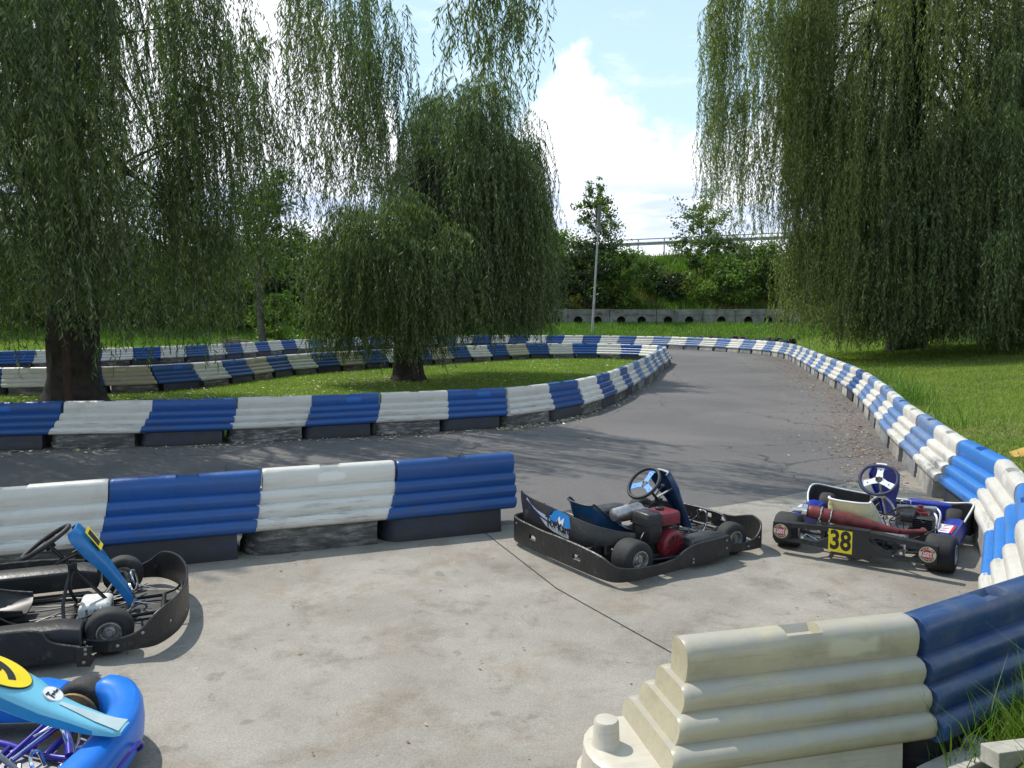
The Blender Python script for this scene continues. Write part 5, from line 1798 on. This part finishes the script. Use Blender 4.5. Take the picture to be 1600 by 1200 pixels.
# lamp post leaning slightly
lp_b = PD(925, 515, 55); lp_b.z = hz(lp_b.x, lp_b.y)
lp = thing('lamp_post', 'slightly leaning grey lamp post on the grass in front of the wall', 'lamp post', lp_b)
dirv = Vector((math.tan(R(3.0)), 0, 1))
MB().tube([Vector((0, 0, -.2)), dirv * 4, dirv * 7.6], [.085, .07, .055], 12).build('pole', 'post_paint', lp)
hd = MB()
t0 = dirv * 6.9
hd.lathe([(0, .001), (0, .17), (.02, .19), (.36, .19), (.38, .17), (.38, .12), (1.65, .12), (1.68, .14), (1.74, .14), (1.76, .001)], t0, dirv, 16)
hd.build('lamp_head', 'lamp_head', lp, smooth=35)

# rusty post in front of the left trunk
rp = P(103, 632)
rp = Vector((at(103, 16.1), 16.1, 0.012))
pp = thing('rusty_post', 'narrow rust-red post in front of the thick left willow trunk', 'post', rp)
MB().box((0, 0, 3.7), (.15, .05, 7.4)).build('upright', 'rust_paint', pp, smooth=0, bevel=.006)
MB().box((0, -.03, 2.9), (.10, .012, .2)).build('fixing_plate', 'rust_paint', pp, smooth=0)

# wood pile on the far left lawn
wp = PD(365, 524, 50); wp.z = hz(wp.x, wp.y)
wpo = thing('wood_pile', 'small heap of old boards on the lawn beyond the outer barriers', 'wood pile', wp, R(14))
for i in range(9):
    MB().box((random.uniform(-.4, .4), random.uniform(-.15, .3), .06 + .075 * (i // 2)), (random.uniform(1.0, 1.6), .14, .06), 0, Matrix.Rotation(random.uniform(-.3, .3), 3, 'Z') @ Matrix.Rotation(random.uniform(-.12, .12), 3, 'Y')).build('board', 'old_wood', wpo, smooth=0, bevel=.006)
MB().tube([(-.6, -.4, .08), (.5, -.5, .1)], .09, 10).build('log', 'bark', wpo)

# stone lying on the slope
st = PD(868, 517, 51.5); st.z = hz(st.x, st.y) + .05
ms = MB()
ms.lathe([(-.02, .05), (0, .30), (.08, .36), (.14, .3), (.17, .12), (.17, .001)], (0, 0, 0), (0, 0, 1), 12)
ms.v = [(x * 1.5 + .05 * math.sin(5 * y), y, z + .03 * math.sin(9 * x)) for x, y, z in ms.v]
so = ms.build('stone', 'stone', None, smooth=30)
so.location = PD(1042, 518, 51); so.location.z = hz(so.location.x, so.location.y) - .02
tag(so, 'flat pale stone lying in the bright grass below the wall', 'stone')

# old tyres heaped behind the far barriers
tyre_proto = None
tl = [(1088, 43.9), (1104, 43.7), (1116, 43.5), (1132, 43.2), (1139, 43.0), (1153, 42.6), (1176, 41.6), (1196, 40.6), (1206, 40.1), (1217, 39.4), (1226, 38.6)]
for i, (u, D) in enumerate(tl):
    if tyre_proto is None:
        mb = MB().lathe([(-.10, .16), (-.11, .20), (-.105, .26), (-.08, .29), (0, .30), (.08, .29), (.105, .26), (.11, .20), (.10, .16), (.05, .15), (-.05, .15), (-.10, .16)], (0, 0, 0), (0, 0, 1), 22)
        o = tyre_proto = mb.build('old_tyre', 'tyre_rubber', None, smooth=40)
    else:
        o = tyre_proto.copy(); COL.objects.link(o)
    x_ = at(u, D + 1.4)
    o.location = (x_ + .3, D + 1.5, hz(x_, D + 1.5) + (.53 if i % 3 else .47))
    o.rotation_euler = (random.uniform(-.4, .4), random.uniform(-.4, .4), random.random() * 3)
    tag(o, f'old black tyre on the heap behind the far bend, {nth(i + 1)} from the left', 'tyre', 'old tyres behind the far barriers')
    # the tyre it rests on
    o2 = tyre_proto.copy(); COL.objects.link(o2)
    o2.location = (o.location.x + .05, o.location.y + .05, hz(x_, D + 1.5) + .28); o2.rotation_euler = (1.4, .2, random.random() * 3)
    tag(o2, f'old tyre underneath the {nth(i + 1)} visible one behind the far bend', 'tyre', 'old tyres behind the far barriers')

# yellow board lying on the right lawn
yb = PD(1600, 700, 9.6); 
yp = P(1606, 702, .1); yp.z = hz(yp.x, yp.y) + .03
mb = MB().prism([(-.35, -.12), (.25, -.22), (.6, .0), (.1, .2), (-.2, .1)], (0, 0, 0), (1, 0, 0), (0, 1, 0), .02)
o = mb.build('yellow_board', 'board_yellow', None, smooth=0, bevel=.004)
o.location = yp; o.rotation_euler = (R(4), R(-6), R(10))
tag(o, 'broken yellow board lying on the grass behind the bright blue barrier', 'board')

# offcuts of pale stone and wood on the bank in the lower right corner
def bz(x, y): return float(bank_mask_h(np.array([x]), np.array([y]))[0])
cut = [((1530, 1118), (.30, .07, .045), 35, 'short pale offcut nearest the dark blue barrier'), ((1585, 1110), (.24, .12, .05), -28, 'broad pale offcut at the right picture edge'),
       ((1560, 1140), (.26, .07, .04), -40, 'thin pale offcut lying between two broader ones'), ((1500, 1190), (.34, .13, .06), 22, 'large pale slab at the bottom edge right of the yellowed barrier'),
       ((1585, 1180), (.22, .10, .05), 10, 'pale offcut in the bottom right corner'), ((1475, 1160), (.16, .09, .07), 60, 'small grey offcut tucked under the end of the yellowed barrier'), ((1512, 1150), (.17, .05, .04), -10, 'small thin offcut between the slab and the dark blue barrier')]
for (u, v_), sz, ang, lb in cut:
    p = P(u, v_, .40)
    z = bz(p.x, p.y)
    p = P(u, v_, z + .03)
    mb = MB().loft([[Vector((a * sz[0] / 2 * k, b_ * sz[1] / 2 * k2, z_)) for a, b_, k2 in ((-1, -1, 1), (1, -1, .8), (1, 1, 1), (-1, 1, .9))] for z_, k in ((-.02, 1), (sz[2], .97))])
    o = mb.build('offcut', 'grey_wood', None, smooth=0, bevel=.005)
    o.location = (p.x, p.y, bz(p.x, p.y) + .02)
    o.rotation_euler = (random.uniform(-.15, .15), random.uniform(-.15, .15), R(ang))
    tag(o, lb, 'offcut', 'offcuts lying in the grass of the bank')

# ------------------------------------------------------------------ grass, litter
def blades(name, xy, hf, hmin, hmax, wd, m, lean=.5, z0=0.0):
    n = len(xy)
    z = hf(xy[:, 0], xy[:, 1]) + z0
    h = rng.uniform(hmin, hmax, n)
    a = rng.uniform(0, 2 * np.pi, n)
    ln = rng.uniform(.1, lean, n) * h
    b = rng.uniform(0, 2 * np.pi, n)
    base = np.stack([xy[:, 0], xy[:, 1], z], 1)
    sx = np.stack([np.cos(a), np.sin(a), np.zeros(n)], 1) * (wd * rng.uniform(.6, 1.3, n))[:, None]
    off = np.stack([np.cos(b) * ln, np.sin(b) * ln, h], 1)
    v = np.empty((n, 5, 3))
    v[:, 0] = base - sx; v[:, 1] = base + sx
    mid = base + off * np.array([.45, .45, .62])
    v[:, 2] = mid + sx * .75; v[:, 3] = mid - sx * .75
    v[:, 4] = base + off
    i = np.arange(n) * 5
    f = np.concatenate([np.stack([i, i + 1, i + 2, i + 3], 1), np.stack([i + 3, i + 2, i + 4, i + 4], 1)])
    # second set as triangles written as degenerate-free quads: split tip differently
    f2 = np.stack([i + 3, i + 2, i + 4], 1)
    me = bpy.data.meshes.new(name)
    nv = n * 5
    me.vertices.add(nv)
    me.vertices.foreach_set('co', v.reshape(-1).astype(np.float32))
    q = np.stack([i, i + 1, i + 2, i + 3], 1)
    me.loops.add(n * 7)
    me.loops.foreach_set('vertex_index', np.concatenate([q.ravel(), f2.ravel()]).astype(np.int32))
    me.polygons.add(2 * n)
    me.polygons.foreach_set('loop_start', np.concatenate([np.arange(n) * 4, n * 4 + np.arange(n) * 3]).astype(np.int32))
    me.polygons.foreach_set('loop_total', np.concatenate([np.full(n, 4), np.full(n, 3)]).astype(np.int32))
    me.materials.append(M[m])
    me.update(calc_edges=True)
    o = bpy.data.objects.new(name, me)
    COL.objects.link(o)
    return tag(o, kind='stuff')

def inside(pts, poly):
    poly = np.array(poly)
    x, y = pts[:, 0], pts[:, 1]
    r = np.zeros(len(pts), bool)
    j = len(poly) - 1
    for i in range(len(poly)):
        xi, yi = poly[i]; xj, yj = poly[j]
        c = ((yi > y) != (yj > y)) & (x < (xj - xi) * (y - yi) / (yj - yi + 1e-12) + xi)
        r ^= c
        j = i
    return r

def dist_line(pts, line):
    d = np.full(len(pts), 1e9)
    line = np.array(line)
    for a, b in zip(line, line[1:]):
        ab = b - a
        t = np.clip(((pts - a) @ ab) / (ab @ ab), 0, 1)
        d = np.minimum(d, np.linalg.norm(pts - a - t[:, None] * ab, axis=1))
    return d
zero = lambda x, y: np.zeros_like(x)
# island lawn, mown
c = np.stack([rng.uniform(-16, 6, 260000), rng.uniform(11.3, 34.6, 260000)], 1)
c = c[inside(c, isl)]
blades('lawn_grass', c, zero, .025, .075, .005, 'grass_blade', 1.2, .012)
# tufts against the barriers of the island
lineA = [(p.x, p.y) for p in INNER_A + INNER[::3]]
c = np.stack([rng.uniform(-16, 6, 120000), rng.uniform(11.3, 34.6, 120000)], 1)
c = c[inside(c, isl)]
d = dist_line(c, lineA)
c = c[(d > .25) & (d < .25 + rng.exponential(.12, len(c)))]
blades('barrier_grass', c, zero, .08, .26, .006, 'grass_tall', .7, .012)
# right lawn
outl = [(p.x, p.y) for p in FORE[1:-1] + OUTER[::2]]
c = np.stack([rng.uniform(3, 24, 420000), 4 + 34 * rng.random(420000) ** 1.3], 1)
trk = [(0.7, 3.2)] + [(p.x, p.y) for p in FORE[1:-1]] + out_pts + [(-30, 20), (-30, 0)]
c = c[~inside(c, trk)]
d = dist_line(c, outl)
c1 = c[d > .27]
blades('verge_grass', c1, H, .02, .06, .006, 'grass_blade', 1.3)
d1 = d[d > .27]
keep = (d1 < .28 + rng.exponential(.14, len(c1))) & (rng.random(len(c1)) < .6)
blades('tall_verge_grass', c1[keep], H, .06, .22, .006, 'grass_tall', .7)
dr = rng.random(len(c1)) < .10
blades('dry_verge_grass', c1[dr], H, .03, .12, .006, 'grass_dry', 1.3)
# weeds standing against the right-hand row
c = np.concatenate([np.stack([rng.normal(cx, s_, n_), rng.normal(cy, s_, n_)], 1) for cx, cy, s_, n_ in ((9.0, 18.3, .4, 200), (8.5, 17.2, .3, 120), (10.4, 22.5, .4, 120), (7.4, 13.8, .3, 70))])
c = c[~inside(c, trk)]; c = c[dist_line(c, outl) > .3]
blades('weeds', c, H, .2, .6, .008, 'grass_tall', .9)
# far slope below the wall and left lawn
c = np.stack([rng.uniform(-40, 34, 260000), rng.uniform(26, 60.2, 260000)], 1)
c = c[~inside(c, trk)]; c = c[dist_line(c, outl) > .4]
nz = np.sin(c[:, 0] * .55 + 1.3) * np.cos(c[:, 1] * .5 + c[:, 0] * .2)
m_ = (c[:, 1] > 50.5 + 2.2 * np.sin(c[:, 0] * .33))
blades('meadow_grass', c[m_], H, .12, .36, .018, 'grass_tall', .8)
blades('far_lawn_grass', c[~m_], H, .03, .12, .014, 'grass_blade', 1.0)
# rough growth on the embankment
c = np.stack([rng.uniform(-45, 45, 90000), rng.uniform(60.9, 72.4, 90000)], 1)
nz = np.sin(c[:, 0] * .8) * np.cos(c[:, 1] * .9 + c[:, 0] * .4)
blades('embankment_grass', c[nz > -.1], H, .3, .9, .03, 'grass_dry', .8)
blades('embankment_weeds', c[nz <= .2], H, .3, 1.0, .035, 'grass_tall', .8)
# bank in the foreground
c = np.concatenate([np.stack([rng.uniform(1.5, 7, 42000), rng.uniform(.6, 6.4, 42000)], 1), np.stack([rng.uniform(1.5, 3.2, 26000), rng.uniform(2.3, 4.2, 26000)], 1)])
yl = np.array([(p.x, p.y) for p in FORE])
h_ = bank_mask_h(c[:, 0], c[:, 1])
c = c[(h_ > 0.02)]
c = c[(dist_line(c, yl) > .235) & (c[:, 0] > 1.74)]
for (u, v_), sz, ang, lb in cut:
    p = P(u, v_, .40)
    c = c[(np.hypot(c[:, 0] - p.x, c[:, 1] - p.y + .06) > .6 * max(sz)) | (rng.random(len(c)) < .12)]
pt = np.sin(c[:, 0] * 5 + 2) * np.cos(c[:, 1] * 4.3)
blades('bank_grass', c[pt > -.45], bank_mask_h, .06, .22, .0032, 'grass_blade', 1.1)
k_ = rng.random(len(c)) < .10
blades('long_bank_grass', c[k_], bank_mask_h, .18, .42, .0030, 'grass_tall', 1.0)

def litter(name, xy, size, m, zf=.013):
    n = len(xy)
    pos = np.stack([xy[:, 0], xy[:, 1], np.full(n, zf) + rng.uniform(0, .008, n)], 1)
    a = rng.uniform(0, 2 * np.pi, n)
    d = unit(np.stack([np.cos(a), np.sin(a), rng.uniform(-.12, .3, n)], 1))
    s = unit(np.cross(d, np.array([0, 0, 1.0])[None] + rng.normal(size=(n, 3)) * .25))
    sz = size * rng.lognormal(0, .35, n)
    v = diamonds(pos, d, s, sz, sz * rng.uniform(.22, .5, n))
    return tag(np_mesh(name, v, np.arange(len(v)).reshape(-1, 4), m), kind='stuff')
ins = [(-9, 4.6), (-5.3, 5.6), (-1, 7.2), (2.1, 7.9), (4.8, 9.8)] + [(p.x - .3, p.y) for p in OUTER[12:110:3]] + [(5.9, 31)] + [(p.x, p.y) for p in reversed(INNER[::3][:28])] + [(-9, 11.2)]
c = np.stack([rng.uniform(-9, 12, 5200), 4.8 + 34 * rng.random(5200) ** 1.5], 1)
c = c[inside(c, trk)]; c = c[~inside(c, isl)]
c = c[dist_line(c, outl) > .3]; c = c[dist_line(c, lineA) > .3]
litter('fallen_leaves', c, .062, 'litter')
# drifts along the right-hand row and along the inner row
rl_ = np.array([(p.x, p.y) for p in OUTER[6:110]])
NL = 4200
idx = rng.integers(0, len(rl_) - 1, NL)
base = rl_[idx] + (rl_[idx + 1] - rl_[idx]) * rng.random((NL, 1))
c = base + np.stack([-.34 - rng.gamma(1.5, .28, NL), rng.normal(0, .2, NL)], 1)
litter('leaf_drift', c, .042, 'litter_brown')
la = np.array([(p.x, p.y) for p in INNER_A + INNER[:70:3]])
idx = rng.integers(0, len(la) - 1, 1600)
base = la[idx] + (la[idx + 1] - la[idx]) * rng.random((1600, 1))
c = base + np.stack([rng.normal(0.05, .1, 1600), -.33 - rng.gamma(1.2, .12, 1600)], 1)
litter('island_leaf_drift', c, .05, 'litter')
# bits on the concrete
c = np.stack([rng.uniform(-6, 4.2, 420), rng.uniform(2.4, 9, 420)], 1)
c = c[inside(c, pad_poly)]
litter('pad_litter', c[:260], .022, 'litter_brown', .014)
litter('pad_pale_litter', c[260:], .022, 'litter', .014)
# dry leaves on the lawns
c = np.concatenate([np.stack([rng.uniform(-14, 6, 3500), rng.uniform(11.5, 34, 3500)], 1), np.stack([rng.normal(-8, 3.0, 4500), rng.normal(15.5, 2.0, 4500)], 1), np.stack([rng.normal(-3, 1.6, 1200), rng.normal(22.6, 1.2, 1200)], 1)]); c = c[inside(c, isl)]
litter('lawn_leaves', c, .06, 'litter', .05)
